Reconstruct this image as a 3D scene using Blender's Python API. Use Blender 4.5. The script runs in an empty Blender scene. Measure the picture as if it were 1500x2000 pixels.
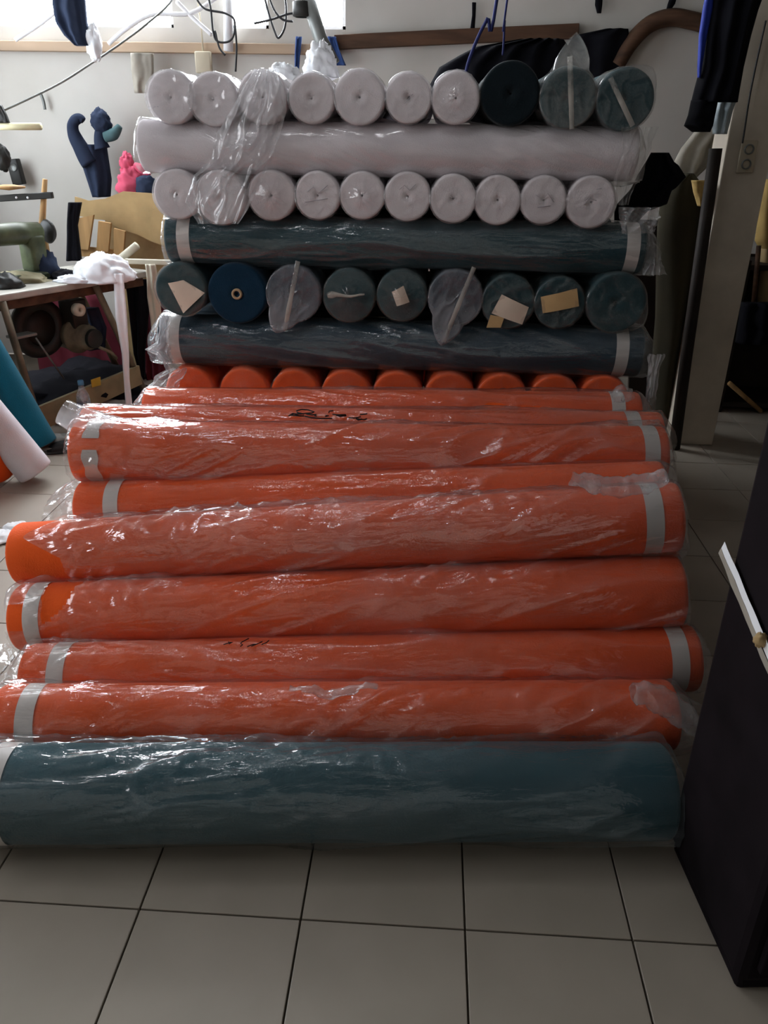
import bpy, bmesh, math, random
from mathutils import Vector, Matrix, noise
C = bpy.context.scene.collection
PI = math.pi
random.seed(7)
# ------------------------------------------------------------------ camera
FPX, CAMH = 1550.0, 1.5
_d = Vector((100 / FPX, -730 / FPX, 1)).normalized()          # world +Y seen from the camera (right, down, forward)
_n = Vector((1, .017, 0)).cross(_d).normalized()
if _n.y > 0: _n = -_n
_x = _d.cross(_n)
if _x.x < 0: _x = -_x
ROT = Matrix((_x, _d, _n))                                     # camera (right, down, forward) -> world
cam_data = bpy.data.cameras.new('camera'); cam = bpy.data.objects.new('camera', cam_data); C.objects.link(cam)
cam_data.sensor_fit = 'AUTO'; cam_data.sensor_width = 36; cam_data.lens = 36 * FPX / 2000
cam_data.clip_start = .02
_right, _up, _back = ROT @ Vector((1, 0, 0)), ROT @ Vector((0, -1, 0)), ROT @ Vector((0, 0, -1))
m3 = Matrix((_right, _up, _back)).transposed()
cam.matrix_world = Matrix.Translation((0, 0, CAMH)) @ m3.to_4x4()
bpy.context.scene.camera = cam
# ------------------------------------------------------------------ light and exposure
sc = bpy.context.scene
sc.view_settings.view_transform = 'Standard'; sc.view_settings.look = 'None'
sc.view_settings.gamma = 1; sc.view_settings.use_curve_mapping = False
sc.view_settings.exposure = 0.50
world = bpy.data.worlds.new('daylight'); sc.world = world; world.use_nodes = True
world.node_tree.nodes['Background'].inputs[0].default_value = (1, .92, .82, 1)
world.node_tree.nodes['Background'].inputs[1].default_value = 0.22
PANE_GLOW = 30.0          # daylight behind the window panes of the rear wall
SIDE_GLOW = (4.6, 7.0)   # glow of the side windows: the added near one, then the rear one
LAMP_GLOW = 22.0         # ceiling tube lamp

# ------------------------------------------------------------------ projection helpers (known planes of the room)
def ray(px, py): return ROT @ Vector(((px - 750) / FPX, (py - 1000) / FPX, 1))
O = Vector((0, 0, CAMH))
def onY(px, py, Y): r = ray(px, py); return O + r * (Y / r.y)
def onZ(px, py, z): r = ray(px, py); return O + r * ((z - CAMH) / r.z)
def onP(px, py, p, n): r = ray(px, py); return O + r * ((Vector(p) - O).dot(n) / r.dot(n))

# ------------------------------------------------------------------ object helpers
def tag(o, label=None, cat=None, group=None, kind=None):
    if label: o['label'] = label
    if cat: o['category'] = cat
    if group: o['group'] = group
    if kind: o['kind'] = kind
    return o
def empty(name, loc, label, cat, group=None, rot=None):
    o = bpy.data.objects.new(name, None); C.objects.link(o); o.location = loc; o.empty_display_size = .05
    if rot: o.rotation_euler = rot
    return tag(o, label, cat, group)
class MB:
    def __init__(s): s.v = []; s.f = []; s.a = []
    def add(s, vs, fs, a=None):
        b = len(s.v); s.v += [tuple(v) for v in vs]; s.f += [tuple(b + i for i in f) for f in fs]
        s.a += (a if a else [0.0] * len(vs)); return s
    def box(s, c, d, rot=None, bev=0):
        bm = bmesh.new(); bmesh.ops.create_cube(bm, size=1)
        for v in bm.verts: v.co = Vector((v.co.x * d[0], v.co.y * d[1], v.co.z * d[2]))
        if bev: bmesh.ops.bevel(bm, geom=bm.edges[:], offset=bev, segments=2, affect='EDGES', profile=.5)
        R = rot if rot is not None else Matrix.Identity(3)
        bm.verts.index_update()
        vs = [R @ v.co + Vector(c) for v in bm.verts]; fs = [[v.index for v in f.verts] for f in bm.faces]
        bm.free(); return s.add(vs, fs)
    def tube(s, pts, r, n=8, cap=True):
        pts = [Vector(p) for p in pts]; rs = r if isinstance(r, (list, tuple)) else [r] * len(pts)
        vs = []; up = None
        for i, p in enumerate(pts):
            t = (pts[min(i + 1, len(pts) - 1)] - pts[max(i - 1, 0)]).normalized()
            if up is None: up = t.orthogonal().normalized()
            up = (up - t * up.dot(t)); up = up.normalized() if up.length > 1e-6 else t.orthogonal().normalized()
            w = t.cross(up)
            for k in range(n):
                a = 2 * PI * k / n; vs.append(p + (up * math.cos(a) + w * math.sin(a)) * rs[i])
        fs = [(i * n + k, i * n + (k + 1) % n, (i + 1) * n + (k + 1) % n, (i + 1) * n + k) for i in range(len(pts) - 1) for k in range(n)]
        if cap: fs += [tuple(range(n - 1, -1, -1)), tuple((len(pts) - 1) * n + k for k in range(n))]
        return s.add(vs, fs)
    def lathe(s, prof, n=24, M=None):                     # prof: (radius, height) about local Z
        vs = [Vector((r * math.cos(2 * PI * k / n), r * math.sin(2 * PI * k / n), h)) for r, h in prof for k in range(n)]
        if M is not None: vs = [M @ v for v in vs]
        fs = [(i * n + k, i * n + (k + 1) % n, (i + 1) * n + (k + 1) % n, (i + 1) * n + k) for i in range(len(prof) - 1) for k in range(n)]
        return s.add(vs, fs)
    def grid(s, f, nu, nv, wrap=False, keep=None, af=None):
        vs = []; a = []
        for i in range(nu + 1):
            for j in range(nv + (0 if wrap else 1)):
                q = f(i / nu, j / nv)
                if isinstance(q, tuple) and len(q) == 2: vs.append(q[0]); a.append(q[1])
                else: vs.append(q); a.append(0.)
        w = nv if wrap else nv + 1; fs = []
        for i in range(nu):
            for j in range(nv):
                if keep and not keep((i + .5) / nu, (j + .5) / nv): continue
                j2 = (j + 1) % nv if wrap else j + 1
                fs.append((i * w + j, i * w + j2, (i + 1) * w + j2, (i + 1) * w + j))
        return s.add(vs, fs, a)
    def mesh(s, name, smooth=True):
        me = bpy.data.meshes.new(name); me.from_pydata(s.v, [], s.f)
        bm = bmesh.new(); bm.from_mesh(me)
        if any(s.a):
            lay = bm.verts.layers.float.new('fold'); bm.verts.ensure_lookup_table()
            for v, x in zip(bm.verts, s.a): v[lay] = x
        loose = [v for v in bm.verts if not v.link_faces]
        if loose: bmesh.ops.delete(bm, geom=loose, context='VERTS')
        if len(bm.faces) < 8000: bmesh.ops.recalc_face_normals(bm, faces=bm.faces[:])
        bm.to_mesh(me); bm.free()
        if smooth: me.polygons.foreach_set('use_smooth', [True] * len(me.polygons))
        return me
    def build(s, name, m, parent=None, smooth=True, loc=None):
        me = s.mesh(name, smooth); me.materials.append(m)
        o = bpy.data.objects.new(name, me); C.objects.link(o)
        if parent is not None: o.parent = parent
        if loc is not None: o.location = loc
        return o
def sharp(o, ang=35):
    bm = bmesh.new(); bm.from_mesh(o.data)
    for e in bm.edges: e.smooth = not (len(e.link_faces) == 2 and e.calc_face_angle(0) > math.radians(ang))
    bm.to_mesh(o.data); bm.free(); return o
def nz(x, y, z=0): return noise.noise(Vector((x, y, z)))
def ridge(x, y, z=0): return (1 - min(1, abs(nz(x, y, z)) * 2.2)) ** 3

# ------------------------------------------------------------------ materials
def mat(name, col, rough=.7, var=.12, scale=8., bump=0., bscale=60., spec=.3, metal=0., col2=None, aniso=(1, 1, 1), sheen=0.):
    m = bpy.data.materials.new(name); m.use_nodes = True; nt = m.node_tree; N = nt.nodes; L = nt.links
    p = N['Principled BSDF']; p.inputs['Roughness'].default_value = rough; p.inputs['Metallic'].default_value = metal
    p.inputs['Specular IOR Level'].default_value = spec
    if sheen: p.inputs['Sheen Weight'].default_value = sheen
    tc = N.new('ShaderNodeTexCoord'); mp = N.new('ShaderNodeMapping'); mp.inputs['Scale'].default_value = aniso
    L.new(tc.outputs['Object'], mp.inputs['Vector'])
    nt1 = N.new('ShaderNodeTexNoise'); nt1.inputs['Scale'].default_value = scale; nt1.inputs['Detail'].default_value = 5
    L.new(mp.outputs['Vector'], nt1.inputs['Vector'])
    mx = N.new('ShaderNodeMix'); mx.data_type = 'RGBA'
    c2 = col2 if col2 else tuple(min(1, c * (1 - var * 2)) for c in col)
    mx.inputs['A'].default_value = (*col, 1); mx.inputs['B'].default_value = (*c2, 1)
    rp = N.new('ShaderNodeMapRange'); rp.inputs['From Min'].default_value = .35; rp.inputs['From Max'].default_value = .7
    L.new(nt1.outputs['Fac'], rp.inputs['Value']); L.new(rp.outputs['Result'], mx.inputs['Factor'])
    L.new(mx.outputs['Result'], p.inputs['Base Color'])
    if bump:
        nb = N.new('ShaderNodeTexNoise'); nb.inputs['Scale'].default_value = bscale; nb.inputs['Detail'].default_value = 3
        L.new(mp.outputs['Vector'], nb.inputs['Vector'])
        b = N.new('ShaderNodeBump'); b.inputs['Strength'].default_value = bump; b.inputs['Distance'].default_value = .01
        L.new(nb.outputs['Fac'], b.inputs['Height']); L.new(b.outputs['Normal'], p.inputs['Normal'])
    return m
def film(name, base=.10, fold=.45, rough=.11, tint=(.86, .87, .9), gloss=.10, bscale=26., aniso=(.25, 1, 1), bump=.35):
    """thin polythene: mostly clear, milky where it is creased or doubled, glossy on the outside"""
    m = bpy.data.materials.new(name); m.use_nodes = True; nt = m.node_tree; N = nt.nodes; L = nt.links
    N.remove(N['Principled BSDF']); out = N['Material Output']
    tc = N.new('ShaderNodeTexCoord'); mp = N.new('ShaderNodeMapping'); mp.inputs['Scale'].default_value = aniso
    mp.inputs['Rotation'].default_value = (0, .0, .12)
    L.new(tc.outputs['Object'], mp.inputs['Vector'])
    n1 = N.new('ShaderNodeTexNoise'); n1.inputs['Scale'].default_value = bscale; n1.inputs['Detail'].default_value = 4; n1.inputs['Distortion'].default_value = .6
    L.new(mp.outputs['Vector'], n1.inputs['Vector'])
    b = N.new('ShaderNodeBump'); b.inputs['Strength'].default_value = bump; b.inputs['Distance'].default_value = .012
    L.new(n1.outputs['Fac'], b.inputs['Height'])
    at = N.new('ShaderNodeAttribute'); at.attribute_name = 'fold'
    n2 = N.new('ShaderNodeTexNoise'); n2.inputs['Scale'].default_value = 5; n2.inputs['Detail'].default_value = 5
    L.new(mp.outputs['Vector'], n2.inputs['Vector'])
    r2 = N.new('ShaderNodeMapRange'); r2.inputs['From Min'].default_value = .42; r2.inputs['From Max'].default_value = .75
    r2.inputs['To Min'].default_value = base * .3; r2.inputs['To Max'].default_value = base * 3.4
    L.new(n2.outputs['Fac'], r2.inputs['Value'])
    ma = N.new('ShaderNodeMath'); ma.operation = 'MULTIPLY_ADD'; ma.inputs[1].default_value = fold; ma.use_clamp = True
    L.new(at.outputs['Fac'], ma.inputs[0]); L.new(r2.outputs['Result'], ma.inputs[2])
    tr = N.new('ShaderNodeBsdfTransparent'); tr.inputs[0].default_value = (.97, .97, .97, 1)
    df = N.new('ShaderNodeBsdfDiffuse'); df.inputs[0].default_value = (*tint, 1)
    tl = N.new('ShaderNodeBsdfTranslucent'); tl.inputs[0].default_value = (*tint, 1)
    m0 = N.new('ShaderNodeMixShader'); m0.inputs[0].default_value = .4; L.new(df.outputs[0], m0.inputs[1]); L.new(tl.outputs[0], m0.inputs[2])
    m1 = N.new('ShaderNodeMixShader'); L.new(ma.outputs[0], m1.inputs[0]); L.new(tr.outputs[0], m1.inputs[1]); L.new(m0.outputs[0], m1.inputs[2])
    gl = N.new('ShaderNodeBsdfGlossy'); gl.inputs['Roughness'].default_value = rough; L.new(b.outputs['Normal'], gl.inputs['Normal'])
    lw = N.new('ShaderNodeLayerWeight'); lw.inputs['Blend'].default_value = .5; L.new(b.outputs['Normal'], lw.inputs['Normal'])
    pw = N.new('ShaderNodeMath'); pw.operation = 'POWER'; pw.inputs[1].default_value = 3.0; L.new(lw.outputs['Facing'], pw.inputs[0])
    ad = N.new('ShaderNodeMath'); ad.operation = 'MULTIPLY_ADD'; ad.inputs[1].default_value = .5; ad.inputs[2].default_value = gloss * .8; ad.use_clamp = True
    L.new(pw.outputs[0], ad.inputs[0])
    m2 = N.new('ShaderNodeMixShader'); L.new(ad.outputs[0], m2.inputs[0]); L.new(m1.outputs[0], m2.inputs[1]); L.new(gl.outputs[0], m2.inputs[2])
    L.new(m2.outputs[0], out.inputs['Surface']); return m
def glow(name, col, s):
    m = bpy.data.materials.new(name); m.use_nodes = True; N = m.node_tree.nodes
    N.remove(N['Principled BSDF']); e = N.new('ShaderNodeEmission'); e.inputs[0].default_value = (*col, 1); e.inputs[1].default_value = s
    m.node_tree.links.new(e.outputs[0], N['Material Output'].inputs['Surface']); return m
cl = dict(bump=.25, bscale=220., var=.08, scale=5., sheen=.1, spec=.15, rough=.85)
M = dict(
    orange=mat('orange_knit', (.85, .106, .011), **cl), white=mat('white_knit', (.80, .745, .77), **cl),
    teal=mat('deep_teal_knit', (.010, .046, .058), **cl), slate=mat('slate_blue_knit', (.022, .046, .068), **cl),
    blue=mat('petrol_blue_knit', (.003, .026, .056), **cl), lteal=mat('bright_teal_knit', (.008, .135, .21), **cl),
    darkteal=mat('near_black_teal_knit', (.003, .009, .013), **cl),
    frontteal=mat('front_teal_knit', (.013, .068, .088), **cl), coolwhite=mat('cool_white_knit', (.76, .77, .82), **cl),
    black=mat('black_cloth', (.006, .006, .009), rough=.9, spec=.1), navy=mat('navy_cloth', (.026, .036, .066), rough=.9, spec=.1, bump=.3, bscale=30),
    cobalt=mat('cobalt_cloth', (.03, .07, .22), rough=.8), maroon=mat('maroon_cloth', (.10, .008, .018), rough=.85),
    pink=mat('pink_cloth', (.62, .09, .16), rough=.85), rag=mat('grey_rag', (.30, .31, .29), rough=.9, var=.3),
    whitecloth=mat('white_cloth', (.85, .87, .9), rough=.8, var=.04), cream=mat('cream_tape', (.62, .58, .46), rough=.7),
    mustard=mat('mustard_cloth', (.50, .34, .12), rough=.85), olive=mat('olive_cloth', (.026, .021, .009), rough=.9),
    greycloth=mat('grey_cloth', (.34, .31, .26), rough=.85),
    card=mat('cardboard', (.46, .32, .15), rough=.8, var=.15, scale=6), core=mat('core_board', (.50, .36, .22), rough=.8),
    tape=mat('pale_tape', (.62, .58, .55), rough=.35, var=.05, spec=.4), paper=mat('label_paper', (.74, .62, .50), rough=.7, var=.08),
    tanpaper=mat('tan_label_paper', (.62, .42, .20), rough=.7, var=.1),
    wood=mat('raw_wood', (.46, .27, .11), rough=.7, var=.25, aniso=(1, 1, .1), scale=14), dwood=mat('dark_wood', (.10, .050, .028), rough=.75, var=.3, aniso=(.15, 1, 1), scale=20),
    brownboard=mat('dark_brown_board', (.022, .014, .010), rough=.7, var=.2), khaki=mat('khaki_painted_board', (.30, .26, .15), rough=.6, var=.2),
    steel=mat('grey_steel', (.22, .23, .22), rough=.45, metal=.5), leg=mat('khaki_steel', (.20, .17, .11), rough=.5, var=.3),
    green=mat('worn_green_enamel', (.09, .11, .055), rough=.45, var=.35, scale=10), motor=mat('motor_paint', (.20, .18, .12), rough=.5, var=.35, scale=12),
    dark=mat('dark_oily_metal', (.022, .022, .020), rough=.5), ttop=mat('worn_table_top', (.42, .40, .35), rough=.5, var=.2),
    plaster=mat('plaster', (.56, .54, .505), rough=.95, var=.10, scale=1.3, bump=.15, bscale=9, col2=(.45, .43, .39)),
    colplaster=mat('column_plaster', (.64, .57, .47), rough=.95, var=.2, scale=4, bump=.2, bscale=20, col2=(.46, .41, .34)),
    tile=mat('ivory_tile', (.345, .305, .255), rough=.32, var=.06, scale=3, spec=.35, col2=(.295, .26, .215)), grout=mat('dark_grout', (.07, .055, .04), rough=.95),
    ceil=mat('ceiling_paint', (.20, .19, .18), rough=.95), cabinet=mat('black_cabinet', (.010, .007, .009), rough=.85, spec=.1, var=.3),
    wire=mat('black_wire', (.02, .02, .022), rough=.5), pwhite=mat('white_plastic', (.8, .8, .82), rough=.35, var=.03),
    beige=mat('beige_plastic', (.50, .44, .33), rough=.5, var=.05), bluecap=mat('blue_cap', (.10, .30, .52), rough=.4, var=.03),
    ink=mat('black_marker', (.012, .008, .008), rough=.6), greyink=mat('grey_marker', (.52, .49, .54), rough=.8),
    leather=mat('black_shoe', (.012, .012, .012), rough=.4),
    f_heap=film('clear_film', .03, .27, bump=.8, gloss=.13), f_teal=film('milky_film', .035, .30, bump=.7, tint=(.66, .76, .82)), f_cap=film('end_film', .022, .26, gloss=.05, aniso=(1, 1, 1), tint=(.70, .68, .64)),
    f_loose=film('loose_film', .12, .22, bump=.2, aniso=(1, 1, 1), gloss=.1), f_fold=film('folded_end_film', .12, .30, gloss=.05, aniso=(1, 1, 1), tint=(.62, .62, .68)), f_bright=film('creased_film', .035, .28, bump=.9, gloss=.2, rough=.09), f_end=film('clear_end_film', .03, .16, gloss=.03, aniso=(1, 1, 1)), f_white=film('white_roll_film', .08, .2, tint=(.84, .82, .84), bump=.2),
    water=film('clear_bottle_plastic', .35, .2, tint=(.7, .78, .86), aniso=(1, 1, 1)),
    pane=glow('window_daylight', (.90, .95, 1.0), PANE_GLOW), side0=glow('side_daylight', (.94, .96, 1.0), SIDE_GLOW[0]), side1=glow('side_daylight', (.84, .92, 1.0), SIDE_GLOW[1]), lamp=glow('tube_light', (.95, .97, 1.0), LAMP_GLOW))

# ------------------------------------------------------------------ the room
XL, XR, YB, YF, ZC = -3.3, 3.0, 5.7, -2.2, 3.7
T = .347
fl = tag(MB().box(((XL + XR) / 2, (YF + YB) / 2, -.06), (XR - XL, YB - YF, .104)).build('floor', M['grout'], smooth=False), kind='structure')
tm = MB().box((0, 0, 0), (T - .004, T - .004, .012), bev=.0015).mesh('tile', False); tm.materials.append(M['tile'])
for i in range(-6, 8):
    for j in range(-3, 13):
        t = bpy.data.objects.new('tile', tm); C.objects.link(t); t.parent = fl
        t.location = (-.567 + T * (i + .5), 1.141 + T * (j + .5), -.006)
def wall(name, c, d, m=M['plaster']): return tag(MB().box(c, d).build(name, m, smooth=False), kind='structure')
ZW0, ZW1 = 2.10, 3.45
wins = [(-3.00, -2.36), (-2.26, -1.66), (-1.30, -1.06), (-.80, -.58)]
# rear wall built round its window openings
wb = MB(); cx = [XL] + [x for w in wins for x in w] + [XR]
wb.box(((XL + XR) / 2, YB + .06, ZW0 / 2), (XR - XL, .12, ZW0)).box(((XL + XR) / 2, YB + .06, (ZW1 + ZC) / 2), (XR - XL, .12, ZC - ZW1))
for a, b in zip(cx[0::2], cx[1::2]): wb.box(((a + b) / 2, YB + .06, (ZW0 + ZW1) / 2), (b - a, .12, ZW1 - ZW0))
tag(wb.build('wall_back', M['plaster'], smooth=False), kind='structure')
def window(n, x0, x1, z0, z1, Y):
    f = MB(); cz, cxx = (z0 + z1) / 2, (x0 + x1) / 2; w = .02
    for x in (x0 + w / 2, x1 - w / 2): f.box((x, Y + .05, cz), (w, .06, z1 - z0))
    for z in (z0 + w / 2, z1 - w / 2): f.box((cxx, Y + .05, z), (x1 - x0, .06, w))
    o = tag(f.build('window_%d' % n, M['pwhite'], smooth=False), kind='structure')
    MB().box((cxx, Y + .07, cz), (x1 - x0 - 2 * w, .006, z1 - z0 - 2 * w)).build('pane', M['pane'], o, smooth=False)
for i, (a, b) in enumerate(wins): window(i + 1, a, b, ZW0, ZW1, YB)
# side wall, other walls, ceiling; nearer side window is added to light roll ends
SWIN = ((.3, 1.7), (3.1, 5.0)); SZ0, SZ1 = 1.1, 2.7
wl = MB(); cy = [YF] + [y for w in SWIN for y in w] + [YB]
for z_, h_ in ((SZ0 / 2, SZ0), ((SZ1 + ZC) / 2, ZC - SZ1)): wl.box((XL - .06, (YF + YB) / 2, z_), (.12, YB - YF, h_))
for a, b in zip(cy[0::2], cy[1::2]): wl.box((XL - .06, (a + b) / 2, (SZ0 + SZ1) / 2), (.12, b - a, SZ1 - SZ0))
tag(wl.build('wall_left', M['plaster'], smooth=False), kind='structure')
for k, (SY0, SY1) in enumerate(SWIN):
    w5 = MB()
    for y in (SY0, (SY0 + SY1) / 2, SY1): w5.box((XL - .05, y, (SZ0 + SZ1) / 2), (.06, .05, SZ1 - SZ0))
    for z in (SZ0, SZ1): w5.box((XL - .05, (SY0 + SY1) / 2, z), (.06, SY1 - SY0, .05))
    w5 = tag(w5.build('window_%d' % (5 + k), M['pwhite'], smooth=False), kind='structure')
    for y in ((SY0 * 3 + SY1) / 4, (SY0 + SY1 * 3) / 4): MB().box((XL - .08, y, (SZ0 + SZ1) / 2), (.006, (SY1 - SY0) / 2 - .05, SZ1 - SZ0 - .05)).build('pane', M['side%d' % k], w5, smooth=False)
wall('wall_right', (XR + .06, (YF + YB) / 2, ZC / 2), (.12, YB - YF, ZC), mat('shade_plaster', (.18, .145, .11), rough=.95, var=.2, scale=1.5))  # shade of the column side is put into this wall's darker colour
wall('ceiling', ((XL + XR) / 2, (YF + YB) / 2, ZC + .06), (XR - XL + .24, YB - YF + .24, .12), M['ceil'])
# unseen front wall; its wide doorway is added to let in fill light
wf = MB(); DX0, DX1, DZ = -2.6, .2, 2.3
wf.box(((XL + DX0) / 2, YF - .06, ZC / 2), (DX0 - XL, .12, ZC)).box(((DX1 + XR) / 2, YF - .06, ZC / 2), (XR - DX1, .12, ZC)).box(((DX0 + DX1) / 2, YF - .06, (DZ + ZC) / 2), (DX1 - DX0, .12, ZC - DZ))
tag(wf.build('wall_front', M['plaster'], smooth=False), kind='structure')
# timber ledge along the rear wall
z0, z1 = onY(300, 104, YB).z, onY(300, 84, YB).z
tag(MB().box((-1.935, YB - .03, (z0 + z1) / 2), (2.63, .06, z1 - z0), bev=.004).build('trim_1', mat('pale_ledge_wood', (.46, .34, .24), rough=.8, var=.15, aniso=(.1, 1, 1)), smooth=False), kind='structure')
a, b = onY(655, 84, YB), onY(1128, 62, YB)
R = Matrix.Rotation(-math.atan2(b.z - a.z, b.x - a.x), 3, 'Y')
tag(MB().box(((a + b) / 2) - Vector((0, .03, 0)), ((b - a).length, .06, .078), rot=R, bev=.004).build('trim_2', M['dwood'], smooth=False), kind='structure')
# plaster column
col = MB().box((1.475, 4.30, ZC / 2), (.215, .215, ZC), bev=.006)
tag(col.build('trim_3', M['colplaster'], smooth=False), kind='structure')

# ------------------------------------------------------------------ fabric rolls
def cloth_mesh(L, r, seed, nu=36, nv=36, lump=.012, core=.017):
    """a wound bolt along local X: lumpy side, rounded edges, wound (stepped) end faces, open core"""
    b = MB(); rows = []
    ends = [(-1, s) for s in (core, r * .35, r * .5, r * .66, r * .8, r * .92)]
    prof = [(-L / 2 + .05, core), (-L / 2, core)]
    for k, s in enumerate((.38, .52, .66, .80, .90)): prof.append((-L / 2 + (.002 if k % 2 else -.001), r * s))
    prof += [(-L / 2 + .002, r * .965), (-L / 2 + .010, r)]
    prof += [(-L / 2 + .01 + (L - .02) * i / nu, r) for i in range(1, nu)]
    prof += [(-x, q) for x, q in reversed(prof[:9])]
    def f(i, j):
        x, q = prof[round(i * (len(prof) - 1))]; th = 2 * PI * j
        if q > r * .9: q *= 1 + lump * nz(x * 4 + seed, 1.5 * math.cos(th), 1.5 * math.sin(th) + seed) + lump * .6 * nz(x * 1.3, seed * 3.1, th * .0 + .5)
        elif q > core * 1.2: x += .003 * nz(q * 40 + seed, math.cos(th), math.sin(th))
        return Vector((x, -q * math.cos(th), q * math.sin(th)))
    return b.grid(f, len(prof) - 1, nv, wrap=True)
def wrap_mesh(L, r, seed, el=.06, er=.06, slant=-.25, amp=.004, crumple=0., loose=.003, keep=None, start=0., wf=.75, startf=None, nu=190, nv=110, flare=0.):
    """film round a bolt along local X, running past both ends where it is gathered"""
    b = MB(); x0, x1 = -L / 2 - el + start, L / 2 + er; ca, sa = math.cos(slant), math.sin(slant)
    def f(i, j):
        th = -.85 * PI + 2 * PI * j; v = th * r; xs_ = startf(th) if startf else x0; x = xs_ + (x1 - xs_) * i
        al, ac = x * ca + v * sa, -x * sa + v * ca
        w = ridge(al * 1.5 + seed, ac * 15 * wf, seed) * (.35 + .65 * max(0, nz(x * 2.2 + seed, v * 5, 3) + .35))
        w2 = ridge(al * 5 + seed * 2, ac * 42 * wf, seed + 5) * max(0, min(1, .3 + 2 * nz(x * 3 + seed, v * 6, 8)))
        h = amp * (w * 3.0 + w2 * 1.7) + .005 * nz(x * 3 + seed, v * 9, 11)
        fold = w ** 2 * .55 + w2 ** 2 * .3
        if crumple:
            mk = max(0., min(1., crumple * (.6 + nz(x * 1.7 + seed, 7, 1) - x * .5)))
            mk *= max(0, math.sin(max(0, min(PI, th + .1))))
            c1 = ridge(x * 16, v * 20, seed + 9); c2 = nz(x * 34, v * 40, seed)
            h += mk * (.009 * c1 + .004 * c2 + .006); fold += mk * (.28 + .5 * c1)
        q = r + loose + h
        e = max(-L / 2 - x, x - L / 2, 0.)
        if e > 0:
            t = e / max(el, er, .01)
            q = r * (1 - (.42 - flare) * min(1, t) ** 1.2) + .02 * t * nz(x * 22, th * 2.2, seed) + loose + h
            fold += .25 + .5 * ridge(x * 18, th * 3, seed)
            dz = -.35 * r * t
        else: dz = 0.
        return Vector((x, -q * math.cos(th), q * math.sin(th) + dz)), min(1., fold)
    kp = None
    if keep: kp = lambda i, j: keep(x0 + (x1 - x0) * i, -.85 * PI + 2 * PI * j)
    return b.grid(f, nu, nv, keep=kp)
def band_mesh(r, x, w=.045, n=40, tilt=0., arc=None):
    b = MB()
    def f(i, j):
        th = arc[0] + (arc[1] - arc[0]) * j if arc else 2 * PI * j; xx = x - w / 2 + w * i
        if arc: xx += .006 * (i - .5) * math.sin(th * 9) + tilt * math.sin(th) * r
        return Vector((xx, -r * math.cos(th), r * math.sin(th)))
    return b.grid(f, 2, n, wrap=not arc)
def core_mesh(L, s, ri=.013, ro=.018, out=.003):
        b = MB()
        Mx = Matrix.Translation((s * (L / 2 + out), 0, 0)) @ Matrix.Rotation(s * PI / 2, 4, 'Y')
        b.lathe([(ri, -.06), (ri, 0), (ro, 0), (ro, -.06)], 20, Mx)
        return b
def scribble(r, strokes, name, root, mt, rad=.0016):
    """marker strokes on the film; strokes are (x, angle) lists on the cylinder"""
    b = MB()
    for st in strokes: b.tube([Vector((x, -r * math.cos(t), r * math.sin(t))) for x, t in st], rad, 5)
    return b.build(name, mt, root)

def roll_along(name, A, B, r, m, label, fm, seed, bands=(), group=None, **kw):
    """a bolt lying between end centres A and B"""
    A, B = Vector(A), Vector(B); d = B - A; L = d.length; X = d.normalized()
    Zv = Vector((0, 0, 1)); Yv = Zv.cross(X).normalized(); Zv = X.cross(Yv)
    root = empty(name, (A + B) / 2, label, 'fabric roll', group)
    root.rotation_euler = Matrix((X, Yv, Zv)).transposed().to_euler()
    cloth_mesh(L, r, seed).build('cloth', m, root)
    for s_ in (-1, 1): core_mesh(L, s_).build('cardboard_core', M['core'], root)
    for x in bands:
        x, tl = (x if isinstance(x, tuple) else (x, 0.))
        band_mesh(r * 1.004 + .0012, x, tilt=tl).build('tape_band', M['tape'], root)
    if fm: wrap_mesh(L, r, seed, **kw).build('plastic_wrap', fm, root)
    return root
def px_x(A, B, px, py=None):
    """distance along the axis A-B (from its middle) that shows at picture column px"""
    A, B = Vector(A), Vector(B); d = (B - A).normalized(); best = None
    n = ray(px, 1000).cross(ray(px, 1400))
    t = (O - A).dot(n) / d.dot(n)
    return t - (B - A).length / 2

# --- the heap in front: rows (Y,Z at picture column 180, Y,Z at column 1230)
heap = dict(P=(.112, 1.350, .112, 1.447, .114), O=(.088, 1.540, .165, 1.628, .190), N=(.088, 1.706, .173, 1.785, .249), M=(.097, 1.862, .263, 1.878, .400),
            L=(.093, 1.984, .403, 1.958, .580), K=(.084, 2.147, .461, 2.130, .590), J=(.093, 2.225, .615, 2.299, .632), I=(.084, 2.398, .618, 2.472, .632), H=(.083, 2.565, .628, 2.633, .652))
def heap_axis(k, pl, pr):
    r, y0, z0, y1, z1 = heap[k]
    r0, r1 = ray(180, 1100), ray(1230, 1100)
    def at(px, Y, Z):                      # point at depth Y, height Z on picture column px
        n = ray(px, 900).cross(ray(px, 1500)); return Vector((-((Y) * n.y + (Z - CAMH) * n.z) / n.x, Y, Z))
    a, b = at(180, y0, z0), at(1230, y1, z1); d = b - a
    def hit(px): n = ray(px, 900).cross(ray(px, 1500)); return a + d * ((O - a).dot(n) / d.dot(n))
    return hit(pl), hit(pr)
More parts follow.
